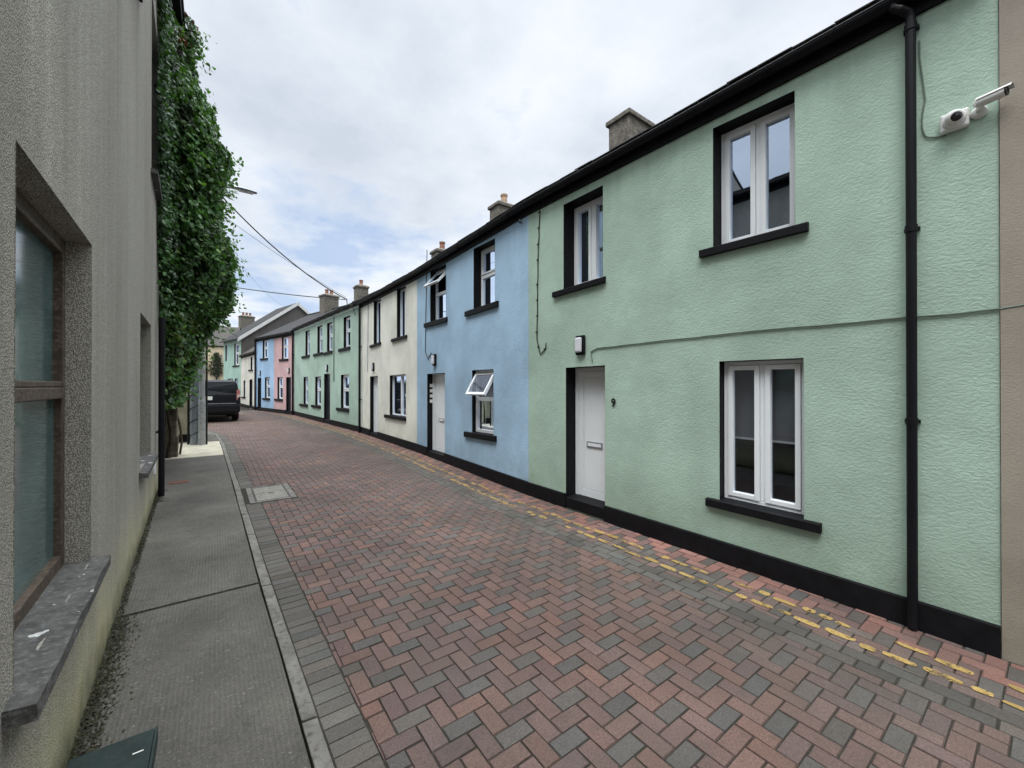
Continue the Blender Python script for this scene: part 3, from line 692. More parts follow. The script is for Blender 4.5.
for o in (w1, w2, w3, w4): window(t, o, .15, 'sash' if o is w1 else 'two', (233.6, 239.8) if o is w1 else None, (1.5, .1), thin=1.6 if o is w1 else 1)
c0 = pl.pt(pl.L * .9, 0, -gh)
chimney(t, *inter(246.5, pl.pt(0, 0, -gh).xy, (pl.pt(pl.L * 3, 0, -gh)).xy), .25, 1.2, .7, 7.2, 8.75, 3)
# --- far cream house facing down the street
A = inter(224, (K7[0], K7[1] + 2.2), (K7[0] - 3, K7[1] + 2.2)); K8 = (A[0], A[1])
pl, t = house_base('corner_house', (A[0] + .5, A[1] + 1.0), (A[0] - 7.5, A[1] + 3.0), 'weathered cream house closing the street end, with a dark climbing plant on its front', 'cream2', 5.0, [], [], group=None)
pl.n = Vector((pl.t.y, -pl.t.x, 0)); pl.n = pl.n if pl.n.y < 0 else -pl.n
za = pl.un(217, 347)[1]
w1 = Open(pl, (222.3, 355), (220.6, 355), (222.3, 366), (220.6, 366))
mb = wall_mesh(pl, 0, pl.L, -.1, za, [w1]); mb.face([pl.pt(0, -.1), pl.pt(0, za), pl.pt(0, za, -5), pl.pt(0, -.1, -5)]); obj('wall', mb, M['cream2'], t)
window(t, w1, .15, 'two', None, None, thin=1)
roof(pl, -.1, pl.L, za + .12, t, 33, 3.0, 'slate2', edge=False)
a0, zz = pl.un(222.5, 373.5); a1, _ = pl.un(212.5, 373.5)
mb = MB().mat(M['flash']); pl.box(mb, a0, a1, zz, zz + .08, .001, .05); obj('string_course', mb, None, t)
ac, zc0 = pl.un(216.5, 373); zc1 = pl.un(216.5, 353)[1]

# --- the beige house before the green one (right edge of the photograph)
B0 = Vector(K0); dirn = (Vector(K1) - B0).normalized()
pl = Plane(tuple(B0 - dirn * 7), tuple(B0)); t = thing('terraced_house', pl.pt(3.5, 0), 'beige pebbly rendered house wall at the right edge of the photograph', 'house', 'painted terraced houses')
Pn = pl
mb = MB(); P = pl.pt
mb.face([P(0, -.2, .012), P(pl.L - .003, -.2, .012), P(pl.L - .003, 5.6, .012), P(0, 5.6, .012)]); mb.face([P(pl.L - .003, -.2, .012), P(pl.L - .003, 5.6, .012), P(pl.L - .003, 7.4, -3.2), P(pl.L - .003, 5.6, -6.4), P(pl.L - .003, -.2, -6.4)])
mb.face([P(0, -.2, 0), P(0, 5.6, 0), P(0, 7.4, -3.2), P(0, 5.6, -6.4), P(0, -.2, -6.4)])
obj('wall', mb, M['beige'], t); roof(pl, 0, pl.L, 5.72, t, 30, 3.2); gutter(pl, 0, pl.L, 5.6, t)

# ------------------------------------------------------------------ wall fixtures
wall_lamp(plG, 581.5, 335.5, 355, 'white bulkhead lamp above the door of the mint green house')
wall_lamp(plB, 435.3, 354, 365.8, 'white bulkhead lamp above the door of the light blue house')
wall_lamp(plC, 373.8, 362.8, 371.2, 'small bulkhead lamp above the door of the cream house')
wall_lamp(plD, 327.6, 364.6, 371.6, 'small bulkhead lamp above the black door of the pale green house')
wall_lamp(plE, 289.2, 368, 373.4, 'small bulkhead lamp above the door of the pink house')
wall_lamp(plF, 260.3, 370.5, 375.5, 'tiny bulkhead lamp above the door of the sky blue house')

def cable(pl, pts, r, label, mat='cable', clips=0, name='wall_cable', wob=.004, grp=None):
    P = []
    for px, py in pts: a, z = pl.un(px, py); P.append((a, z))
    out = []
    for (a0, z0), (a1, z1) in zip(P[:-1], P[1:]):
        n = max(2, int(math.hypot(a1 - a0, z1 - z0) / .12))
        for i in range(n):
            f = i / n; out.append(pl.pt(a0 + (a1 - a0) * f + random.uniform(-wob, wob), z0 + (z1 - z0) * f + random.uniform(-wob, wob), r + .003))
    out.append(pl.pt(*P[-1], r + .003))
    mb = MB().mat(M[mat]); mb.tube(out, r, 6)
    o = obj(name, mb, None, loc=out[0]); tag(o, label, 'cable', grp)
    if clips:
        for i in range(clips):
            p = out[int((i + .5) * len(out) / clips * .93)]; mb = MB().mat(M[mat])
            mb.tube([p - pl.t * .012 + pl.n * .001, p + pl.t * .03 + pl.n * .001], r * 1.3, 6); obj('clip', mb, None, o)
    return o
cable(plG, [(540.5, 204), (538.5, 260), (537.5, 340), (541, 354.5), (546, 349), (546.5, 343)], .008, 'black clipped cable hanging down the mint green wall and ending in a hook', clips=10)
cable(plG, [(593, 362), (591.2, 352), (597, 348.2), (640, 343.5), (720, 334.5), (800, 327), (880, 320), (960, 313.5), (999, 309)], .007, 'painted cable running along the mint green wall from the lamp to the right', 'gcable')
cable(Pn, [(1000.5, 309), (1010, 307), (1024, 305), (1040, 303)], .007, 'painted cable end crossing onto the beige wall', 'gcable')
cable(plG, [(919, 42), (922, 70), (925, 100), (922, 125), (925, 137), (934, 138), (946, 136)], .005, 'thin loose cable hanging beside the black downpipe to the camera', 'gcable')
cable(plB, [(427.5, 250), (426.5, 300), (425.8, 352), (428.5, 358.5), (432, 353)], .009, 'black cable down the far edge of the blue wall ending in a hook', clips=0)
cable(plC, [(368.5, 303), (368.3, 335), (367.7, 372)], .01, 'pale painted cable down the cream wall beside the black downpipe', 'curtain')
# bracket where the wires meet the eaves
a, z = plD.un(357, 306)
mb = MB().mat(M['iron']); mb.tube([plD.pt(a, z, 0), plD.pt(a, z, .35), plD.pt(a, z + .22, .38)], .02, 8)
mb.tube([plD.pt(a - .25, z + .02, .02), plD.pt(a + .3, z + .05, .02)], .03, 8); mb.tube([plD.pt(a, z - .35, .06), plD.pt(a + .1, z + .0, .12), plD.pt(a - .2, z + .1, .1)], .014, 6)
mb.mat(M['pot']); 
tag(obj('wire_bracket', mb, None, loc=plD.pt(a, z)), 'iron wire bracket under the eaves where the overhead wires land', 'bracket')
anchor = plD.pt(a, z + .2, .4)
# small iron hook high on the blue wall
a, z = plB.un(522, 223); mb = MB().mat(M['iron']); mb.tube([plB.pt(a, z, 0), plB.pt(a, z, .07), plB.pt(a - .05, z + .01, .09), plB.pt(a - .1, z - .02, .09)], .012, 8)
tag(obj('wall_hook', mb, None, loc=plB.pt(a, z)), 'small dark iron hook high on the light blue wall', 'hook')

# security cameras
a, z = plG.un(955, 122)
t = thing('security_camera', plG.pt(a, z), 'white turret security camera with black lens on a square box', 'security camera')
T = Matrix.Translation(plG.pt(a, z)) @ Matrix.Scale(.84, 4) @ Matrix((( plG.t.x, 0, plG.n.x, 0), (plG.t.y, 0, plG.n.y, 0), (0, 1, 0, 0), (0, 0, 0, 1)))
mb = MB().mat(M['white']); mb.box(-.085, .085, -.085, .07, .002, .06, T); obj('junction_box', mb, None, t, bevel=.014)
mb = MB().mat(M['white']); mb.lathe(T @ Matrix.Translation((0, 0, .06)), [(.072, 0), (.07, .02), (.05, .035)], 24); obj('mount_ring', mb, None, t, smooth=False)
B_ = T @ Matrix.Translation((-.0, .0, .095)) @ Matrix.Rotation(R(-28), 4, 'Y') @ Matrix.Rotation(R(18), 4, 'X')
mb = MB().mat(M['white']); mb.lathe(B_, [(.03, -.035), (.052, -.015), (.056, .01), (.05, .032), (.044, .038)], 28); o = obj('camera_head', mb, None, t, smooth=True)
mb = MB().mat(M['lens']); mb.lathe(B_, [(.037, .036), (.036, .043), (.02, .048), (.002, .05)], 24); obj('lens', mb, None, o)
a, z = plG.un(979, 113)
t = thing('security_camera', plG.pt(a, z), 'white bullet security camera pointing to the right on a round bracket', 'security camera')
T2 = Matrix.Translation(plG.pt(a, z)) @ Matrix((( plG.t.x, 0, plG.n.x, 0), (plG.t.y, 0, plG.n.y, 0), (0, 1, 0, 0), (0, 0, 0, 1)))
mb = MB().mat(M['white']); mb.lathe(T2, [(.042, .002), (.042, .015), (.03, .03), (.018, .035)], 24); obj('base', mb, None, t)
c0 = T2 @ Vector((0, 0, .03)); 
hd = (-plG.t * .95 + plG.n * .22 + Vector((0, 0, .02))).normalized()
c1 = T2 @ Vector((-.02, .02, .07)); 
mb = MB().mat(M['white']); mb.tube([c0, c0 + plG.n * .03, c1], .015, 12); obj('bracket_arm', mb, None, t, smooth=False)
zq = hd; xq = zq.cross(Vector((0, 0, 1))).normalized(); yq = xq.cross(zq) * -1
Rm = Matrix(((xq.x, yq.x, zq.x, 0), (xq.y, yq.y, zq.y, 0), (xq.z, yq.z, zq.z, 0), (0, 0, 0, 1)))
T3 = Matrix.Translation(c1 + Vector((0, 0, .02))) @ Rm @ Matrix.Scale(.82, 4)
mb = MB().mat(M['white']); mb.lathe(T3 @ Matrix.Translation((0, 0, -.03)), [(.02, -.02), (.036, 0), (.038, .02), (.038, .155)], 20); bd = obj('body', mb, None, t)
mb = MB().mat(M['lens']); mb.lathe(T3 @ Matrix.Translation((0, 0, -.03)), [(.0375, .154), (.037, .166), (.024, .168), (.022, .160)], 20); obj('lens', mb, None, bd)
mb = MB().mat(M['white'])
for i in range(8):
    a0, a1 = math.pi * (.12 + .095 * i), math.pi * (.12 + .095 * (i + 1)); sg = -1
    p = []
    for zz in (-.03, .165):
        for rr in (.043, .047):
            for an in (a0, a1): p.append(T3 @ Vector((rr * math.cos(an), sg * rr * math.sin(an), zz)))
    mb.hexa([p[0], p[1], p[3], p[2], p[4], p[5], p[7], p[6]])
obj('sun_shield', mb, None, bd)

# ================================================================== GROUND
def lerp_pts(pts, y):
    if y <= pts[0][0]: 
        (y0, x0), (y1, x1) = pts[0], pts[1]
    elif y >= pts[-1][0]: (y0, x0), (y1, x1) = pts[-2], pts[-1]
    else:
        for (y0, x0), (y1, x1) in zip(pts[:-1], pts[1:]):
            if y0 <= y <= y1: break
    b = (x1 - x0) / (y1 - y0); return x0 + b * (y - y0), b
LP = [(-4, .585), (2, .465), (4.9, .405), (9, .34), (14.3, .23), (17, .08), (20, -.6), (24, -1.6), (30, -3), (40, -6)]
RP = [(-6, Pn.pt(0.8, 0).x)] + [(k[1], k[0]) for k in (K0, K1, K2, K3, K4, K5, K6, K7)] + [(K7[1] + 6, K7[0] - 3)]
XL = lambda y: lerp_pts(LP, y); XR = lambda y: lerp_pts(RP, y)
def clip(poly, a, b, sign):       # keep sign*(x - (a + b*y)) >= 0
    out = []; g = lambda p: sign * (p[0] - a - b * p[1])
    for i, p in enumerate(poly):
        q = poly[(i + 1) % len(poly)]; gp, gq = g(p), g(q)
        if gp >= 0: out.append(p)
        if gp * gq < 0: k = gp / (gp - gq); out.append((p[0] + (q[0] - p[0]) * k, p[1] + (q[1] - p[1]) * k))
    return out
def area(p): return abs(sum(p[i][0] * p[(i + 1) % len(p)][1] - p[(i + 1) % len(p)][0] * p[i][1] for i in range(len(p)))) / 2
mb = MB(); ys = [-400, -60] + list(range(-10, 61, 2)) + [120, 600]
for y0, y1 in zip(ys[:-1], ys[1:]):
    for x0, x1 in ((-400, -60), (-60, 60), (60, 400)):
        mb.face([(x0, y0, zg(y0) - .05), (x1, y0, zg(y0) - .05), (x1, y1, zg(y1) - .05), (x0, y1, zg(y1) - .05)])
tag(obj('ground', mb, M['ground']), kind='structure')
joint = m_simple('sand_joint', (.035, .032, .026), .95, .1, var=.4, scale=20)
M['pave'] = None
road = MB().mat(M['brick'])
HOLE = (.42, 1.06, 7.15, 8.28)
def brick(poly, colr, near):
    if len(poly) < 3 or area(poly) < .0012: return
    cx = sum(p[0] for p in poly) / len(poly); cy = sum(p[1] for p in poly) / len(poly)
    if HOLE[0] < cx < HOLE[1] and HOLE[2] < cy < HOLE[3]: return
    # keep clear of the cover
    z = zg(cy) + random.gauss(0, .0012); tx, ty = random.gauss(0, .007), random.gauss(0, .007)
    def P(p, k, dz):
        x = cx + (p[0] - cx); y = cy + (p[1] - cy); vx, vy = p[0] - cx, p[1] - cy; l = math.hypot(vx, vy)
        x -= vx / l * k * 1.41; y -= vy / l * k * 1.41
        return (x, y, z + 0.009 * (y - cy) + tx * vx + ty * vy + dz)
    if near:
        a = [P(p, .0022, -.007) for p in poly]; b = [P(p, .007, 0) for p in poly]; n = len(poly)
        road.face(b, colr)
        dk = tuple(c * .72 for c in colr)
        for i in range(n): road.face([a[i], a[(i + 1) % n], b[(i + 1) % n], b[i]], dk)
    else: road.face([P(p, .0040, 0) for p in poly], colr)
def tone(base, v=.08):
    k = 1 + random.gauss(0, v); h = random.gauss(0, .035); return (base[0] * k * (1 + h), base[1] * k, base[2] * k * (1 - h * .6))
RED = [(.122, .075, .063), (.114, .071, .062), (.129, .077, .062), (.108, .070, .061)]
GRY = (.080, .071, .064)
GX, GY = 1.57, 1.25
def herring(lo, hi, gx, gy, ymin, ymax, reds, gray=True, far=None):
    """lo, hi: functions y -> (x, slope)"""
    for row in range(int((ymin - gy) / .1) - 1, int((ymax - gy) / .1) + 2):
        y = gy + row * .1
        x0 = lo(y)[0] - .3; x1 = hi(y)[0] + .3
        # H bricks in this row: start column c with (c - row) % 4 == 0 ; V bricks: column c = 2+k, rows k-1..k
        c0 = int(math.floor((x0 - gx) / .1)); c1 = int(math.ceil((x1 - gx) / .1))
        for c in range(c0, c1):
            for typ in (0, 1):
                if typ == 0:
                    if (c - row) % 4: continue
                    r = [(gx + c * .1, y), (gx + c * .1 + .2, y), (gx + c * .1 + .2, y + .1), (gx + c * .1, y + .1)]
                else:
                    if (c - 3 - row) % 4: continue      # lower cell of an upright brick
                    r = [(gx + c * .1, y), (gx + c * .1 + .1, y), (gx + c * .1 + .1, y + .2), (gx + c * .1, y + .2)]
                cy = (r[0][1] + r[2][1]) / 2
                a, b = lo(cy); a -= b * cy; r = clip(r, a, b, 1)
                if len(r) < 3: continue
                a, b = hi(cy); a -= b * cy; r = clip(r, a, b, -1)
                if len(r) < 3: continue
                isg = gray and typ == 0 and row % 2 == 0
                if isg and random.random() < .07: isg = False
                pal = far[1] if far and sum(p[0] for p in r) / len(r) < far[0](cy) else reds
                colr = tone(GRY, .10) if isg else tone(random.choice(pal))
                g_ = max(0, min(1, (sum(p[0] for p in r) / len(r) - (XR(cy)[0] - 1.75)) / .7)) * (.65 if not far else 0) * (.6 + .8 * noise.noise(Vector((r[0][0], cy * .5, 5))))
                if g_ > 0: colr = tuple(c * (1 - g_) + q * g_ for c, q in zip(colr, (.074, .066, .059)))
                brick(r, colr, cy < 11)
HB = .92; HS = .70
Y0, Y1 = -3.0, 39.0
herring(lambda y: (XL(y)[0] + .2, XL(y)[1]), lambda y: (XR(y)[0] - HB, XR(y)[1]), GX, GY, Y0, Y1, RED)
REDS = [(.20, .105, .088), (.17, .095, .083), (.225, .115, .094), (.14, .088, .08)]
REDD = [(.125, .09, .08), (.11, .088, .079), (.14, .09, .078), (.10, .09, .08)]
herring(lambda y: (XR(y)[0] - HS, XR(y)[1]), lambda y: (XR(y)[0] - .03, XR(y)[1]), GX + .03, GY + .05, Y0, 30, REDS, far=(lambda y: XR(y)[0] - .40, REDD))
def band(f, off0, off1, step, y0, y1, base, stagger=0):
    y = y0 + stagger
    while y < y1:
        x, b = f(y + step / 2); xa = x + off0; xb = x + off1; h = step / 2
        brick([(xa - b * h, y), (xb - b * h, y), (xb + b * h, y + step), (xa + b * h, y + step)], tone(base, .13), y < 11); y += step
band(XL, .0, .2, .1, Y0, 39, (.084, .076, .066))
band(XR, -HB, -HB + .11, .2, Y0, 36, (.080, .074, .066)); band(XR, -HS - .11, -HS, .2, Y0, 36, (.076, .071, .063), .1)
tag(obj('road', road), kind='structure')
mb = MB(); 
for i in range(-6, 41):
    a, b = XL(i)[0] - .02, XL(i + 1)[0] - .02; c, d_ = XR(i)[0] + .05, XR(i + 1)[0] + .05
    mb.face([(a, i, zg(i) - .0065), (c, i, zg(i) - .0065), (d_, i + 1, zg(i + 1) - .0065), (b, i + 1, zg(i + 1) - .0065)])
tag(obj('road_bed', mb, joint), kind='structure')
# worn yellow lines
def yellow(off, seed, y0, y1):
    rr = random.Random(seed); mb = MB(); y = y0
    while y < y1:
        ln = rr.choice([.10, .19, .195, .195, .10]); w = rr.uniform(.022, .04) if ln > .12 else rr.uniform(.028, .042)
        wear = .13 + .25 * noise.noise(Vector((0, y * .35, seed)))
        if rr.random() > wear:
            cx = XR(y)[0] + off + rr.uniform(-.022, .022); n = 14; pts = []
            for k in range(n):
                an = 2 * math.pi * k / n; c, s = math.cos(an), math.sin(an)
                sq = (abs(c) ** 4 + abs(s) ** 4) ** -.25; jj = rr.uniform(.72, 1.05)
                yy = y + ln / 2 + s * sq * ln / 2 * .94 * rr.uniform(.9, 1); pts.append((cx + c * sq * w * jj, yy, zg(yy) + .0055))
            k = rr.uniform(.75, 1.1); mb.face(pts, (.34 * k, .235 * k, .085 * k))
        y += ln + rr.uniform(.004, .02)
    return tag(obj('yellow_line', mb, M['flat']), kind='structure')
yellow(-.385, 3, -1.5, 26); yellow(-.585, 8, -1.5, 26)
# dirt and a few leaves/litter at the wall foot
# kerb
mb = MB().mat(M['kerb']); y = -3.0; rr = random.Random(5)
while y < 17:
    ln = rr.choice([.9, .9, .6]); yb = min(y + ln - .012, 17); x0, b0 = XL(y); x1, b1 = XL(yb); j = rr.uniform(-.004, .004)
    zt = .030 + rr.uniform(-.004, .004)
    mb.hexa([(x0 - .085 + j, y, zg(y) - .08), (x0 - .003 + j, y, zg(y) - .08), (x1 - .003 + j, yb, zg(yb) - .08), (x1 - .085 + j, yb, zg(yb) - .08),
             (x0 - .085 + j, y, zg(y) + zt), (x0 - .008 + j, y, zg(y) + zt - .008), (x1 - .008 + j, yb, zg(yb) + zt - .008), (x1 - .085 + j, yb, zg(yb) + zt)])
    y += ln
tag(obj('kerb', mb, None, bevel=.006), kind='structure')
# pavement material: tamped concrete
m, nt, out = newmat('tamped_concrete')
g = noi(nt, pos(nt), 1.1, 6, .62); f = noi(nt, pos(nt), 120, 4, .7)
k = ramp(nt, g, [(.3, (.050, .046, .040)), (.55, (.088, .081, .070)), (.75, (.145, .133, .113))])
k = mix(nt, 1, k, ramp(nt, f, [(.3, .6), (.72, 1.45)]), 'MULTIPLY')
wv = N(nt, 'ShaderNodeTexWave'); wv.inputs['Scale'].default_value = 13; wv.inputs['Distortion'].default_value = 3.5; wv.inputs['Detail'].default_value = 3; wv.inputs['Detail Scale'].default_value = 8
L(nt, pos(nt, (1, .12, 1)), wv.inputs['Vector'])
wm = mth(nt, 'MULTIPLY', wv.outputs['Fac'], ramp(nt, noi(nt, pos(nt), 2.3, 3), [(.35, .2), (.6, 1)]))
k = mix(nt, mth(nt, 'MULTIPLY', wm, .16), k, (.19, .18, .16))
k = mix(nt, ramp(nt, noi(nt, pos(nt), 3.1, 6, .7), [(.56, 0), (.72, .65)]), k, (.035, .036, .028))
k = mix(nt, ramp(nt, noi(nt, pos(nt), 55, 3, .6), [(.60, 0), (.70, .5)]), k, (.26, .25, .22))
k = mix(nt, ramp(nt, noi(nt, pos(nt), 16, 5, .7), [(.5, 0), (.7, .45)]), k, (.045, .043, .037))
h = mth(nt, 'ADD', mth(nt, 'MULTIPLY', wm, .5), mth(nt, 'MULTIPLY', f, 1.3))
bsdf(nt, out, k, .85, bump(nt, h, .6, .006), .3); MP = m
WX = lambda y: -.4565 - .034 * y          # left house wall line
def slab(y0, y1, mat, name='pavement', zt=.036, xa=None, tilt=0):
    mb = MB().mat(mat); n = max(1, int((y1 - y0) / 1.0))
    for i in range(n):
        a, b = y0 + (y1 - y0) * i / n, y0 + (y1 - y0) * (i + 1) / n
        xl0 = (WX(a) - .3) if xa is None else xa; xl1 = (WX(b) - .3) if xa is None else xa
        za, zb = zg(a) + zt, zg(b) + zt
        xr0, xr1 = XL(a)[0] - .098 - .012 * noise.noise(Vector((a * 3, 1, 0))), XL(b)[0] - .098 - .012 * noise.noise(Vector((b * 3, 1, 0)))
        mb.face([(xl0, a, za), (xr0, a, za), (xr1, b, zb), (xl1, b, zb)])
        mb.face([(xr0, a, za), (xr0, a, za - .12), (xr1, b, zb - .12), (xr1, b, zb)])
    mb.face([(xl0 if n == 1 else ((WX(y0) - .3) if xa is None else xa), y0, zg(y0) + zt), ((WX(y0) - .3) if xa is None else xa, y0, zg(y0) - .1), (XL(y0)[0] - .092, y0, zg(y0) - .1), (XL(y0)[0] - .092, y0, zg(y0) + zt)])
    mb.face([((WX(y1) - .3) if xa is None else xa, y1, zg(y1) + zt), ((WX(y1) - .3) if xa is None else xa, y1, zg(y1) - .1), (XL(y1)[0] - .092, y1, zg(y1) - .1), (XL(y1)[0] - .092, y1, zg(y1) + zt)])
    return tag(obj(name, mb), kind='structure')
slab(-3, .9, MP); slab(.91, 4.236, MP, zt=.033); slab(4.255, 7.88, MP, zt=.042); slab(7.905, 12.1, MP, zt=.036, xa=-1.4)
slab(12.11, 14.9, M['patch'], 'pavement_patch', .040, xa=-1.4); slab(14.91, 17.2, MP, xa=-1.4)
mb = MB()
for i in range(17, 40):
    mb.face([(XL(i)[0] - 5, i + .21, zg(i) + .001), (XL(i)[0], i + .21, zg(i) + .001), (XL(i + 1)[0], i + 1.21, zg(i + 1) + .001), (XL(i + 1)[0] - 5, i + 1.21, zg(i + 1) + .001)])
tag(obj('verge', mb, M['kerb']), kind='structure')

# access cover in the paving
t = thing('access_cover', (.75, 7.7, zg(7.7)), 'square concrete filled access cover let into the brick paving beside the kerb', 'access cover')
z = zg(7.7)
mb = MB().mat(M['kerb'])
for x0, x1, y0, y1 in ((.425, .50, 7.16, 8.27), (.98, 1.055, 7.16, 8.27), (.50, .98, 7.16, 7.235), (.50, .98, 8.195, 8.27)):
    mb.hexa([(x0 + .002, y0 + .002, z - .06), (x1 - .002, y0 + .002, z - .06), (x1 - .002, y1 - .002, z - .06), (x0 + .002, y1 - .002, z - .06), (x0 + .002, y0 + .002, z + .008), (x1 - .002, y0 + .002, z + .008), (x1 - .002, y1 - .002, z + .008), (x0 + .002, y1 - .002, z + .008)])
obj('surround', mb, None, t)
mb = MB().mat(M['iron']); x0, x1, y0, y1 = .502, .978, 7.237, 8.193
for a in ((x0, x0 + .018, y0, y1), (x1 - .018, x1, y0, y1), (x0 + .018, x1 - .018, y0, y0 + .018), (x0 + .018, x1 - .018, y1 - .018, y1)): mb.box(a[0], a[1], a[2], a[3], z - .05, z + .010)
obj('iron_frame', mb, None, t)
mb = MB().mat(M['cover']); mb.box(.524, .956, 7.26, 8.17, z - .05, z + .008); mb.mat(M['iron']); mb.box(.70, .78, 7.69, 7.73, z + .008, z + .011); obj('lid', mb, None, t)
# small rusty stopcock cover at the foot of the pipe
px_ = -.42; t = tag(obj('stopcock_cover', (lambda b: (b.box(-.66, -.37, 9.15, 9.42, zg(9.3) + .03, zg(9.3) + .041), b)[1])(MB().mat(M['rust'])), None, loc=(-.5, 9.28, zg(9.28))), 'small rusty iron cover in the pavement near the black pipe', 'cover')

# ================================================================== LEFT-HAND HOUSE
LW = Plane((WX(-3), -3), (WX(9.0), 9.0), side=1)
t = thing('rendered_house', LW.pt(6, 0), 'grey pebble-dashed old house filling the left edge with brown framed windows', 'house')
def s_at(y): return (Vector((WX(y), y, 0)) - LW.P0).dot(LW.t)
o1 = Open(LW, (14, 144), (91, 241), (14, 686), (91, 562)); o2 = Open(LW, (140, 312), (150.5, 325), (140, 468), (150.5, 457)); o3 = Open(LW, (151.5, 12), (160, 60), (151.5, 172), (160, 212))
o3.zb0 = o3.zb1 = 4.78; o3.zt0 = o3.zt1 = 7.25; o3.h = 2.47
o1.zt0 = o1.zt1 = (o1.zt0 + o1.zt1) / 2; o1.zb0 = o1.zb1 = (o1.zb0 + o1.zb1) / 2
sl = s_at(5.78)
EL, ET = 6.0, 8.15
loops_lo = wall_mesh(LW, 0, sl, -.2, EL, [o1]); hi_ = wall_mesh(LW, sl, LW.L, -.2, ET, [o2, o3])
mb = MB(); mb.v = loops_lo.v[:]; mb.f = loops_lo.f[:]; mb.c = [None] * len(mb.f); mb.m = [0] * len(mb.f)
b = len(mb.v); mb.v += hi_.v; mb.f += [tuple(i + b for i in f) for f in hi_.f]; mb.c += [None] * len(hi_.f); mb.m += [0] * len(hi_.f)
P = LW.pt
RL, RT = EL + 3.1 * math.tan(R(18)), ET + 2.5 * math.tan(R(25))
mb.face([P(sl, 4, 0), P(sl, ET, 0), P(sl, RT, -2.5), P(sl, ET, -5), P(sl, 0, -5), P(sl, 0, -.001)])
mb.face([P(LW.L, -.2, 0), P(LW.L, ET, 0), P(LW.L, RT, -2.5), P(LW.L, ET, -5), P(LW.L, -.2, -5)])
mb.face([P(0, -.2, 0), P(0, EL, 0), P(0, RL, -3.1), P(0, EL, -6.2), P(0, -.2, -6.2)])
mb.face([P(0, -.2, -6.2), P(0, EL, -6.2), P(sl, EL, -6.2), P(sl, -.2, -6.2)]); mb.face([P(sl, -.2, -5), P(sl, ET, -5), P(LW.L, ET, -5), P(LW.L, -.2, -5)])
obj('wall', mb, M['dash'], t)
ro, rz = roof(LW, 0, sl - .01, EL + .12, t, 18, 3.1, 'slate2', edge=True); ro2, _ = roof(LW, sl, LW.L + .1, ET + .12, t, 25, 2.5, 'slate')
gutter(LW, 0, sl - .02, EL, t); gutter(LW, sl, LW.L, ET, t)
m, nt, out = newmat('frosted_teal_glass')
fk = noi(nt, pos(nt), 3, 5, .6); k = ramp(nt, fk, [(.35, (.05, .10, .098)), (.7, (.095, .165, .16))])
k = mix(nt, ramp(nt, noi(nt, pos(nt, (1, 1, .6)), 11, 6, .75), [(.72, 0), (.76, 1)]), k, (.5, .52, .5))
p_ = bsdf(nt, out, k, .10, bump(nt, noi(nt, pos(nt), 2.0, 2), .08, .02), 1.0); p_.inputs['IOR'].default_value = 1.9; M['teal'] = m
def old_window(o, r, rail=None, name='window', sillpx=None):
    w, h = o.w, o.h; D0, D1 = -r, -r + .06; mb = MB().mat(M['wood']); e = .003
    o.frame(mb, e, w - e, e, h - e, .06, D0, D1, .075)
    panes = []
    if rail:
        o.bar(mb, .065, w - .065, rail - .03, rail + .03, D0, D1 + .012); panes = [(.06, w - .06, .075, rail - .03), (.06, w - .06, rail + .03, h - .06)]
        o.frame(mb, .063, w - .063, rail + .031, h - .063, .03, D0 + .01, D1 + .008)
    else:
        o.bar(mb, w / 2 - .025, w / 2 + .025, .075, h - .06, D0, D1 - .01); panes = [(.06, w / 2 - .025, .075, h - .06), (w / 2 + .025, w - .06, .075, h - .06)]
    win = obj(name, mb, None, t, bevel=.006)
    for p in panes: mb = MB().mat(M['teal']); o.pane(mb, *p, D0 + .03); obj('pane', mb, None, win)
    mb = MB().mat(M['dash']); o.reveal(mb, r); obj('reveal', mb, None, win)
    pl = o.pl; mb = MB().mat(M['sill']); a0, a1 = o.a0 - .10, o.a1 + .06; zt, th, dd = (o.zb0 + o.zb1) / 2, .062, .075
    seg = 10; 
    for i in range(seg):
        u0, u1 = a0 + (a1 - a0) * i / seg, a0 + (a1 - a0) * (i + 1) / seg
        mb.hexa([pl.pt(u0, zt - th, -r - .02), pl.pt(u1, zt - th, -r - .02), pl.pt(u1, zt - th, dd), pl.pt(u0, zt - th, dd),
                 pl.pt(u0, zt + .02, -r - .02), pl.pt(u1, zt + .02, -r - .02), pl.pt(u1, zt - .006 + .004 * math.sin(i * 2.1), dd + .004 * math.sin(i * 1.7)), pl.pt(u0, zt - .006 + .004 * math.sin((i - 1) * 2.1), dd + .004 * math.sin((i - 1) * 1.7))])
    obj('sill', mb, None, win)
    return win
win = old_window(o1, .16, 1.80 - (o1.zb0 + o1.zb1) / 2)
old_window(o2, .16, .9); old_window(o3, .16, 1.2)
downpipe(LW, s_at(8.32), 2.9, zg(8.3) + .04, t, r=.040, d=.07, neck=False, brackets=(1.0,))
mb = MB().mat(M['white']); a = s_at(7.75); LW.box(mb, a, a + .07, .55, .78, .0, .035)   # pale plastic tab low on the wall
obj('vent_tab', mb, None, t, bevel=.01)
# bird droppings on the near sill
# green box at the wall foot
t = thing('utility_box', (-.38, 2.2, zg(2.2) + .04), 'low dark green metal box with lid on the pavement at the bottom left', 'utility box')
mb = MB().mat(M['greenbox']); mb.box(-.52, -.245, 1.62, 2.63, zg(2) + .03, .135); obj('body', mb, None, t, bevel=.008)
mb = MB().mat(M['greenbox']); mb.box(-.525, -.235, 1.60, 2.65, .136, .152); mb.box(-.232, -.222, 1.60, 2.65, .09, .158); mb.mat(M['plate']); mb.box(-.30, -.262, 2.515, 2.523, .152, .1535); obj('lid', mb, None, t, bevel=.004)

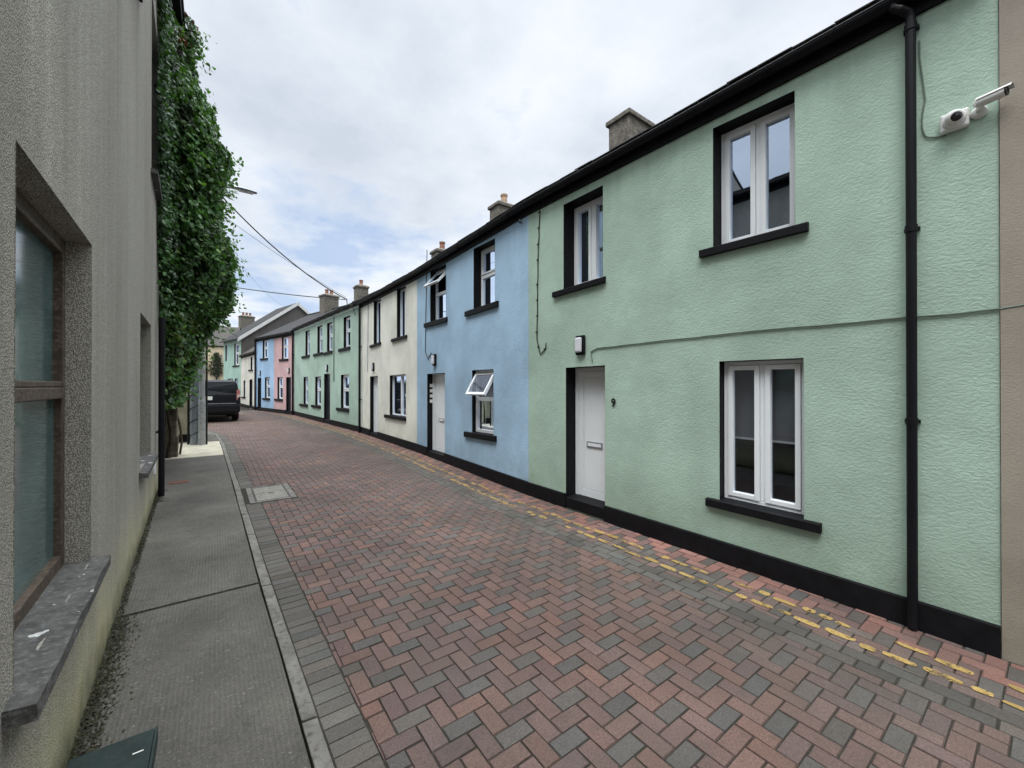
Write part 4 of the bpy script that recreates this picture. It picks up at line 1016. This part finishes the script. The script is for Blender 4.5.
# moss and grit along the wall foot
rr = random.Random(4); mb = MB()
for i in range(11000):
    y = 1.2 + 7.6 * rr.random() ** 1.1; dd = abs(rr.gauss(0, .052)) * (1 + .7 * noise.noise(Vector((y * 2.2, 0, 0)))); x = WX(y) + .004 + dd; z = zg(y) + .037 + max(0, .05 - dd) * rr.random() * .8
    s = rr.uniform(.003, .010); a = rr.uniform(0, 6.28); k = rr.uniform(.5, 1.3)
    c = (.028 * k, .030 * k, .012 * k) if rr.random() < .85 else (.07 * k, .06 * k, .04 * k)
    u = Vector((math.cos(a), math.sin(a), rr.uniform(-.5, .5))) * s; v = Vector((-math.sin(a), math.cos(a), rr.uniform(-.3, 1))) * s; p = Vector((x, y, z))
    mb.face([p - u, p - v * .6, p + u, p + v], c)
tag(obj('moss', mb, M['moss']), 'moss and grit growing along the foot of the grey wall', 'moss', kind='stuff')

# ================================================================== IVY, PIERS, POLES
t = thing('old_building', (-2.2, 10.8, 0), 'dark old building behind the ivy, next to the grey house', 'building')
mb = MB(); mb.box(-6.5, -.93, 9.12, 12.7, -.1, 10.4); obj('wall', mb, M['gable'], t)
mb = MB().mat(M['black']); mb.box(-.928, -.50, 9.05, 12.75, 8.55, 8.72); mb.mat(M['slate']); mb.box(-.928, -.47, 9.0, 12.8, 8.723, 8.80); obj('eaves', mb, None, t)
mb = MB().mat(M['rust']); mb.box(-.928, -.62, 9.3, 12.6, 8.803, 10.35); obj('parapet', mb, None, t)
mb = MB().mat(M['slate']); mb.hexa([(-6.7, 9.1, 10.4), (-.8, 9.1, 10.4), (-.8, 12.8, 10.4), (-6.7, 12.8, 10.4), (-4.5, 9.1, 12.2), (-3.5, 9.1, 12.2), (-3.5, 12.8, 12.2), (-4.5, 12.8, 12.2)]); obj('roof', mb, None, t)
mb = MB().mat(M['steel2']); mb.tube([(-.84, 9.5, 10.3), (-.84, 9.5, 5.5)], .05, 12); obj('downpipe', mb, None, t)
mb = MB().mat(M['stone'])
for i in range(9):
    z0 = zg(12) + i * .18; mb.box(-1.05 + random.uniform(-.02, .02), -.72 + random.uniform(-.03, .02), 12.35 + random.uniform(-.02, .02), 12.72, z0, z0 + .175)
tag(obj('stone_pier', mb, None, loc=(-.9, 12.5, 0), bevel=.015), 'rough stone pier under the ivy beside the old building', 'pier')
mb = MB().mat(M['gwall']); gz = zg(15)
mb.box(-3.0, -.47, 15.3, 15.5, -.1, 1.56); mb.hexa([(-.47, 15.3, -.1), (-.27 - .2, 15.5, -.1), (-1.15, 19.5, -.1), (-1.35, 19.5, -.1), (-.67, 15.3, 1.56), (-.47, 15.5, 1.56), (-1.15, 19.5, 1.56), (-1.35, 19.5, 1.56)])
mb.hexa([(-1.35, 19.5, -.1), (-1.15, 19.5, -.1), (-4.2, 29, -.1), (-4.4, 29, -.1), (-1.35, 19.5, 1.5), (-1.15, 19.5, 1.5), (-4.2, 29, 1.5), (-4.4, 29, 1.5)])
gw = obj('garden_wall', mb, None, loc=(-.8, 15.4, 0)); tag(gw, 'pale rendered garden wall with black base behind the grey poles', 'wall')
mb = MB().mat(M['black']); mb.box(-2.9, -.46, 15.27, 15.299, zg(15) - .02, zg(15) + .26); obj('plinth', mb, None, gw)

XM = [(1.3, -.72), (1.6, -.62), (2.2, -.5), (2.75, -.33), (3.1, -.1), (3.4, .12), (4.0, .38), (4.5, .36), (5.0, .12), (5.6, .10), (6.3, .20), (7.2, .0), (7.8, -.22), (8.4, -.48), (9.3, -.62), (11.5, -.75)]
def xout(y, z):
    xm = lerp_pts(XM, z)[0]; q = 1 - ((y - 11.0) / 2.15) ** 2; s = max(.0, q) ** .5
    n = noise.noise(Vector((y * 1.1, z * 1.1, 3.3))) * .38 + noise.noise(Vector((y * 3, z * 3, 9))) * .10
    return -.90 + (xm + .90) * (.22 + .78 * s) + n * (.4 + .6 * s)
rr = random.Random(21); mb = MB()
def leaf(mb, p, s, c, out, rr):
    n = (out + Vector((rr.gauss(0, .55), rr.gauss(0, .55), rr.gauss(.15, .5)))).normalized()
    u = n.cross(Vector((rr.gauss(0, 1), rr.gauss(0, 1), rr.gauss(0, 1)))).normalized(); v = n.cross(u)
    if v.z > 0: v = -v
    a = p + v * s; b = p - v * s * .75; l = p + u * s * .62 - n * s * .18 + v * s * .1; r_ = p - u * s * .62 - n * s * .18 + v * s * .1
    l2 = p + u * s * .5 - v * s * .5 - n * s * .12; r2 = p - u * s * .5 - v * s * .5 - n * s * .12
    mb.face([a, l, l2, b], c); mb.face([a, b, r2, r_], c)
for i in range(42000):
    y = 9.1 + 3.9 * rr.random(); z = 1.45 + 9.6 * rr.random() ** 1.05
    if i % 5 < 2:                     # the side that faces down the street
        xx = -.95 + rr.random() * 1.5; y = 9.05
        while y < 11 and xout(y, z) < xx: y += .1
        if y >= 11: continue
        y += rr.uniform(-.05, .12)
        xo = min(xout(y, z), xx + .1)
    else: xo = xout(y, z)
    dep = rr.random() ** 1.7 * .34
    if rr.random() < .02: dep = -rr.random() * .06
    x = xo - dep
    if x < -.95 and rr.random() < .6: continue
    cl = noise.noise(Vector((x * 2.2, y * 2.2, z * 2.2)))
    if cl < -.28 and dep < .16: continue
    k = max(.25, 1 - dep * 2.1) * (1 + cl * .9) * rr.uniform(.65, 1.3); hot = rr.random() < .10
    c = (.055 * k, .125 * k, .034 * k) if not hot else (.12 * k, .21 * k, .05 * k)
    if z > 8.9: continue
    if z > 7.8 and rr.random() < .12: c = (.09 * k, .025 * k, .025 * k)
    if z < 3.2 and rr.random() < .15: c = (.12 * k, .14 * k, .03 * k)
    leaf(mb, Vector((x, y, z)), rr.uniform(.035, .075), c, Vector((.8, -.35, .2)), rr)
for i in range(5200):                # ivy creeping back over the end of the grey house
    y = rr.uniform(8.05, 9.2); z = rr.uniform(2.9, 8.1)
    if y < 8.35 + .35 * noise.noise(Vector((z * 1.2, 4, 1))) - .03 * (z - 3) + .1: continue
    if z < 3.5 + (9 - y) * .8 and rr.random() < .8: continue
    k = rr.uniform(.4, 1.2) * (1 + .8 * noise.noise(Vector((y * 3, z * 2, 2))))
    leaf(mb, Vector((WX(y) + .03 + rr.random() ** 1.5 * .22 * min(1, (y - 7.9)), y, z)), rr.uniform(.03, .06), (.05 * k, .12 * k, .032 * k), Vector((.9, -.4, .2)), rr)
# fringe tufts that break the outline
for q in range(150):
    y = rr.uniform(9.6, 12.4); z = rr.uniform(1.7, 9.5); p = Vector((xout(y, z) - .05, y, z)); dv = Vector((rr.uniform(.4, 1), rr.gauss(0, .5), rr.uniform(-.8, .5))).normalized()
    for j in range(16):
        pp = p + dv * j * rr.uniform(.010, .019) * (1.1 if q % 3 else 1.7) + Vector((rr.gauss(0, .04), rr.gauss(0, .04), rr.gauss(0, .04))); k = rr.uniform(.8, 1.6)
        leaf(mb, pp, rr.uniform(.03, .06), (.06 * k, .14 * k, .03 * k), Vector((.7, -.4, .4)), rr)
t = thing('ivy', (-.7, 10.9, zg(11)), 'thick dark green ivy covering the old building and bulging over the pavement', 'ivy')
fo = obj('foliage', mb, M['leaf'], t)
# added near-black inner sheet so that no light leaks through the leaves
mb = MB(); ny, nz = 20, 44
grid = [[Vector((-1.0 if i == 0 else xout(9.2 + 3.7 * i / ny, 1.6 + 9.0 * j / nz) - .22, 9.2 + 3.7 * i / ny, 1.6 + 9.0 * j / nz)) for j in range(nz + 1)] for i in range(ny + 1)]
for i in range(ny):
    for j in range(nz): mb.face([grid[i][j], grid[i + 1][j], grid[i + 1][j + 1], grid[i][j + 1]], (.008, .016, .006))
obj('shade_sheet', mb, M['leaf'], t)
mb = MB().mat(M['bark'])
for x0, y0, r in ((-.86, 12.3, .05), (-.9, 11.6, .035), (-.84, 10.6, .03), (-.7, 12.75, .025)):
    pts = [(x0 + .05 * math.sin(k * 1.3 + y0), y0 + .06 * math.sin(k * .9), zg(12) + k * .35) for k in range(9)]; mb.tube(pts, [r * (1 - .07 * k) for k in range(9)], 8)
obj('stem', mb, None, t)

t = thing('utility_pole', (-.47, 14.5, zg(14.5)), 'thicker grey steel pole with black wire wound round it, left of the pair', 'pole')
mb = MB().mat(M['steel']); mb.tube([(-.455, 14.5, zg(14)), (-.455, 14.5, 7.9)], [.105, .085], 18); pl_ = obj('shaft', mb, None, t, smooth=False)
mb = MB().mat(M['cable']); mb.tube([(-.455 + .118 * math.cos(k * .5), 14.5 + .118 * math.sin(k * .5), .2 + k * .030) for k in range(120)], .011, 5); obj('wound_wire', mb, None, t)
mb = MB().mat(M['cable']); mb.tube([(-.60, 14.62, .1), (-.60, 14.62, 6.5)], .03, 10); obj('cable_duct', mb, None, t)
mb = MB().mat(M['steel'])
for z in (.9, 1.75, 2.7): mb.tube([(-.455, 14.5, z), (-.455, 14.5, z + .05)], .112, 18)
obj('strap', mb, None, t)
t = thing('street_lamp', (-.28, 14.3, zg(14.3)), 'slim pale grey lamp post rising through the ivy with lamp head over the street', 'street lamp')
mb = MB().mat(M['steel2']); mb.tube([(-.29, 14.3, zg(14)), (-.29, 14.3, 1.4), (-.29, 14.3, 1.45), (-.285, 14.3, 7.45)], [.085, .082, .068, .05], 18); obj('post', mb, None, t)
mb = MB().mat(M['cable']); mb.tube([(-.19, 14.36, .1), (-.19, 14.36, 4.5)], .028, 10); obj('cable_duct', mb, None, t)
mb = MB().mat(M['steel2']); mb.tube([(-.29, 14.3, 7.2), (-.2, 14.3, 7.42), (.1, 14.28, 7.55), (.42, 14.2, 7.58)], .03, 10); mb.tube([(.06, 14.3, 7.56), (.0, 14.3, 7.48), (.0, 14.3, 7.40)], .022, 8); obj('arm', mb, None, t)
mb = MB().mat(M['steel'])
secs = [(.36, .05, .04), (.42, .10, .055), (.60, .135, .06), (.80, .13, .05), (.98, .09, .032), (1.02, .04, .02)]; rings = []
for x, wy, hz in secs:
    rings.append([Vector((x * .98, 14.2 - (x - .4) * .15 + wy * math.cos(a), 7.585 - .07 * (x - .4) + hz * math.sin(a) * (1 if math.sin(a) > 0 else .55))) for a in [k * math.pi / 8 for k in range(16)]])
for A_, B_2 in zip(rings[:-1], rings[1:]):
    for k in range(16): mb.face([A_[k], A_[(k + 1) % 16], B_2[(k + 1) % 16], B_2[k]])
mb.face(rings[0]); mb.face(rings[-1]); hd_ = obj('lamp_head', mb, None, t)
mb = MB().mat(M['lampw']); mb.box(.55, .90, 14.08, 14.26, 7.525, 7.535); obj('diffuser', mb, None, hd_)
# wires
def wire(a, b, sag, r, label):
    a, b = Vector(a), Vector(b); pts = []
    for k in range(33):
        f = k / 32; p = a.lerp(b, f); p.z -= sag * 4 * f * (1 - f); pts.append(p)
    mb = MB().mat(M['cable']); mb.tube(pts, r, 6); tag(obj('overhead_wire', mb, None, loc=a), label, 'wire')
wire((.02, 14.3, 7.42), anchor, .28, .018, 'thick overhead wire from the street lamp down to the eaves bracket')
def at(px, py, d): return EYE + ray(px, py) * d
wire((-.3, 14.4, 7.1), anchor + Vector((.05, .2, .1)), .10, .006, 'thin overhead wire close beside the thick one, reaching the eaves bracket')
wire(at(150, 272, 13.5), anchor + Vector((0, .1, 0)), .12, .016, 'level overhead wire from the ivy across the street to the eaves bracket')
q_ = plI.pt(plI.L * .15, 5.9, .1)
wire((-.45, 14.5, 4.35), plI.pt(.2, 5.3, .08), .1, .014, 'low overhead wire from the pole to the far sea green house')
wire((-.3, 14.35, 6.6), at(285, 307, 30), .35, .004, 'hair thin overhead wire falling away from the lamp towards the far gable')

# ================================================================== PARKED CAR
def rotz(v, a): c, s = math.cos(a), math.sin(a); return Vector((v[0] * c - v[1] * s, v[0] * s + v[1] * c, v[2]))
def make_suv(loc, ang, label):
    t = thing('parked_suv', loc, label, 'car', None); W = lambda x, y, z: Vector(loc) + rotz((x, y, z), ang)
    def sec(y, wb, zb, wl, zl, wr, zr):     # half section ring, mirrored
        h = [(wb * .86, zb), (wb, zb + .10), (wl, (zb + zl) * .5), (wl, zl - .05), (wl * .975, zl), (wr + .03, zr - .10), (wr, zr - .03), (wr * .86, zr)]
        return [W(x, y, z) for x, z in h] + [W(-x, y, z) for x, z in h[::-1]]
    S = [(-2.36, .80, .42, .86, 1.0, .78, 1.10), (-2.34, .88, .34, .93, 1.12, .82, 1.45), (-2.26, .90, .30, .955, 1.18, .79, 1.78), (-2.08, .91, .28, .965, 1.18, .79, 1.86), (-1.0, .92, .27, .97, 1.18, .80, 1.88), (.3, .92, .27, .97, 1.17, .79, 1.87), (.75, .92, .27, .97, 1.16, .74, 1.80), (1.35, .92, .27, .965, 1.15, .80, 1.26), (1.5, .91, .28, .96, 1.12, .86, 1.18), (2.2, .89, .30, .93, 1.05, .80, 1.08), (2.38, .80, .36, .86, .92, .70, .96)]
    R_ = [sec(*s) for s in S]; mb = MB().mat(M['carpaint']); n = len(R_[0])
    for A_, B_2 in zip(R_[:-1], R_[1:]):
        for k in range(n): mb.face([A_[k], A_[(k + 1) % n], B_2[(k + 1) % n], B_2[k]])
    mb.face(R_[0]); mb.face(R_[-1]); body = obj('body', mb, None, t)
    mb = MB().mat(M['carglass']); e = .012
    mb.face([W(-.80, -2.345 - e, 1.20), W(.80, -2.345 - e, 1.20), W(.78, -2.33 - e, 1.46), W(.74, -2.262 - e, 1.75), W(-.74, -2.262 - e, 1.75), W(-.78, -2.33 - e, 1.46)]); obj('rear_window', mb, None, t)
    mb = MB().mat(M['carglass']); mb.face([W(-.80, 1.36, 1.29), W(.80, 1.36, 1.29), W(.72, .79, 1.79), W(-.72, .79, 1.79)]); obj('windscreen', mb, None, t)
    for s in (-1, 1):
        mb = MB().mat(M['carglass'])
        for y0, y1 in ((-2.0, -1.2), (-1.12, -.2), (-.12, .95)):
            mb.face([W(s * .952, y0, 1.24), W(s * .952, y1, 1.24), W(s * .842, y1 if y1 < .5 else .62, 1.72), W(s * .842, y0, 1.72)])
        obj('side_window', mb, None, t)
        mb = MB().mat(M['tail']); mb.hexa([W(s * .80, -2.38, .95), W(s * .965, -2.30, .95), W(s * .965, -2.2, .95), W(s * .80, -2.25, .95), W(s * .80, -2.38, 1.42), W(s * .935, -2.32, 1.42), W(s * .935, -2.2, 1.42), W(s * .80, -2.25, 1.42)])
        mb.mat(M['tailw']); mb.hexa([W(s * .82, -2.388, 1.08), W(s * .95, -2.312, 1.08), W(s * .95, -2.3, 1.08), W(s * .82, -2.36, 1.08), W(s * .82, -2.388, 1.2), W(s * .95, -2.318, 1.2), W(s * .95, -2.3, 1.2), W(s * .82, -2.36, 1.2)])
        obj('tail_light', mb, None, t)
        mb = MB().mat(M['carpaint']); mb.hexa([W(s * .95, .8, 1.2), W(s * 1.14, .78, 1.2), W(s * 1.14, .88, 1.2), W(s * .95, .92, 1.2), W(s * .95, .8, 1.4), W(s * 1.14, .78, 1.4), W(s * 1.14, .88, 1.4), W(s * .95, .92, 1.4)]); obj('wing_mirror', mb, None, t)
        mb = MB().mat(M['blackgloss']); mb.tube([W(s * .68, -1.9, 1.87), W(s * .68, -1.8, 1.93), W(s * .68, .2, 1.93), W(s * .68, .3, 1.87)], .02, 8); obj('roof_rail', mb, None, t)
        for y in (-1.45, 1.45):
            T = Matrix.Translation(W(s * .82, y, .37)) @ Matrix.Rotation(ang, 4, 'Z') @ Matrix.Rotation(R(90) * s, 4, 'Y')
            mb = MB().mat(M['tyre']); mb.lathe(T, [(.24, -.12), (.35, -.12), (.37, -.08), (.37, .08), (.35, .12), (.24, .12)], 28); wh = obj('wheel', mb, None, t)
            mb = MB().mat(M['alloy']); mb.lathe(T, [(.02, .10), (.10, .125), (.235, .115), (.24, .08), (.2, .05)], 20); obj('rim', mb, None, wh)
    mb = MB().mat(M['blackgloss']); mb.hexa([W(-.93, -2.43, .42), W(.93, -2.43, .42), W(.95, -2.2, .42), W(-.95, -2.2, .42), W(-.93, -2.42, .74), W(.93, -2.42, .74), W(.95, -2.2, .78), W(-.95, -2.2, .78)]); obj('bumper', mb, None, t, bevel=.03)
    mb = MB().mat(M['steel']); mb.hexa([W(-.78, -2.39, .80), W(.78, -2.39, .80), W(.78, -2.3, .80), W(-.78, -2.3, .80), W(-.78, -2.39, .83), W(.78, -2.39, .83), W(.78, -2.3, .83), W(-.78, -2.3, .83)]); obj('tailgate_trim', mb, None, t)
    mb = MB().mat(M['plate']); mb.hexa([W(-.42, -2.385, .98), W(-.08, -2.385, .98), W(-.08, -2.36, .98), W(-.42, -2.36, .98), W(-.42, -2.382, 1.14), W(-.08, -2.382, 1.14), W(-.08, -2.36, 1.14), W(-.42, -2.36, 1.14)]); obj('number_plate', mb, None, t)
    mb = MB().mat(M['blackgloss']); mb.tube([W(.05, -2.37, 1.19), W(.1, -2.39, 1.25), W(.55, -2.37, 1.42)], .012, 6); obj('wiper', mb, None, t)
    return t
make_suv((-.13, 24.4, zg(24.4)), R(3), 'black boxy SUV parked beyond the grey poles, seen from behind')

# climbing plant on the far cream house
plz = Plane((A[0] + .5, A[1] + 1.0), (A[0] - 7.5, A[1] + 3.0)); plz.n = Vector((plz.t.y, -plz.t.x, 0)); plz.n = plz.n if plz.n.y < 0 else -plz.n
mb = MB(); rr = random.Random(7)
for i in range(900):
    zz = rr.uniform(0, 1); wdt = .30 * math.sin(zz * 3.3 + .2) ** 2 + .10
    if rr.random() < .35: wdt = .07
    p = plz.pt(ac + rr.gauss(0, wdt), zc0 - .3 + (zc1 - zc0 + .3) * zz, .06 + rr.random() * .12); k = rr.uniform(.6, 1.3)
    leaf(mb, p, rr.uniform(.05, .09), (.035 * k, .045 * k, .02 * k), plz.n, rr)
t = thing('climbing_plant', plz.pt(ac, .3), 'small dark climbing plant trained up the far weathered cream house', 'plant')
obj('foliage', mb, M['leaf'], t)
mb = MB().mat(M['bark']); mb.tube([plz.pt(ac, .2, .05), plz.pt(ac + .05, 1.5, .06), plz.pt(ac - .04, zc0, .06), plz.pt(ac, zc1 - .3, .06)], [.05, .04, .03, .02], 8); obj('stem', mb, None, t)

# ================================================================== LIGHT AND SKY
SUN_EL, SUN_AZ = R(62), R(232)      # azimuth measured from +Y towards +X
sd = bpy.data.lights.new('sun', 'SUN'); sd.energy = 1.5; sd.angle = R(22); sd.color = (1, .96, .90)
so = bpy.data.objects.new('sun', sd); col.objects.link(so)
dirv = Vector((math.sin(SUN_AZ) * math.cos(SUN_EL), math.cos(SUN_AZ) * math.cos(SUN_EL), math.sin(SUN_EL)))
so.rotation_euler = dirv.to_track_quat('Z', 'Y').to_euler(); so.location = dirv * 50
w = bpy.data.worlds.new('World'); scene.world = w; w.use_nodes = True; nt = w.node_tree; nt.nodes.clear()
out = nt.nodes.new('ShaderNodeOutputWorld'); bg = nt.nodes.new('ShaderNodeBackground'); L(nt, bg.outputs[0], out.inputs[0])
sky = nt.nodes.new('ShaderNodeTexSky'); sky.sky_type = 'NISHITA'; sky.sun_disc = False; sky.sun_elevation = SUN_EL; sky.sun_rotation = SUN_AZ
bg.inputs[1].default_value = .108
tc = nt.nodes.new('ShaderNodeTexCoord'); sx = N(nt, 'ShaderNodeSeparateXYZ'); L(nt, tc.outputs['Generated'], sx.inputs[0])
zc = mth(nt, 'ADD', mth(nt, 'MAXIMUM', sx.outputs[2], 0.0), .16)
cx_ = mth(nt, 'DIVIDE', sx.outputs[0], zc); cy_ = mth(nt, 'DIVIDE', sx.outputs[1], zc)
cb = N(nt, 'ShaderNodeCombineXYZ'); L(nt, cx_, cb.inputs[0]); L(nt, cy_, cb.inputs[1]); cb.inputs[2].default_value = 2.7
n1 = noi(nt, cb.outputs[0], .55, 7, .56); n2 = noi(nt, cb.outputs[0], 1.7, 6, .6); n3 = noi(nt, cb.outputs[0], .3, 3, .5)
shade = mth(nt, 'ADD', mth(nt, 'MULTIPLY', n1, .6), mth(nt, 'MULTIPLY', n2, .4))
cl = ramp(nt, shade, [(.36, (5.4, 5.95, 6.8)), (.47, (7.0, 7.5, 8.2)), (.60, (8.7, 9.1, 9.6))])
# openings of blue low down in the west of the picture
bd = ray(338, 262).normalized(); dt = N(nt, 'ShaderNodeVectorMath', operation='DOT_PRODUCT'); nm = N(nt, 'ShaderNodeVectorMath', operation='NORMALIZE')
L(nt, tc.outputs['Generated'], nm.inputs[0]); L(nt, nm.outputs[0], dt.inputs[0]); dt.inputs[1].default_value = tuple(bd)
near = ramp(nt, dt.outputs['Value'], [(.93, 0), (.992, 1)])
gap = ramp(nt, mth(nt, 'ADD', mth(nt, 'MULTIPLY', near, .20), n2), [(.63, 0), (.79, .72)])
skyc = mix(nt, 1, sky.outputs[0], (1.0, 1.0, 1.0), 'MULTIPLY')
skyb = mix(nt, .72, skyc, (3.6, 5.2, 8.0))
zen = mix(nt, ramp(nt, sx.outputs[2], [(.71, 0), (.86, 1)]), (1.10, 1.10, 1.10), (8.4, 8.2, 7.8))  # overhead sky, above the view, boosted to add fill light on the walls
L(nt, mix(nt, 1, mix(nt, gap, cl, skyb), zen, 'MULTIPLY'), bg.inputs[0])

scene.view_settings.view_transform = 'Standard'; scene.view_settings.look = 'None'; scene.view_settings.exposure = 0
scene.render.engine = 'CYCLES'; scene.cycles.max_bounces = 6; scene.cycles.transparent_max_bounces = 12
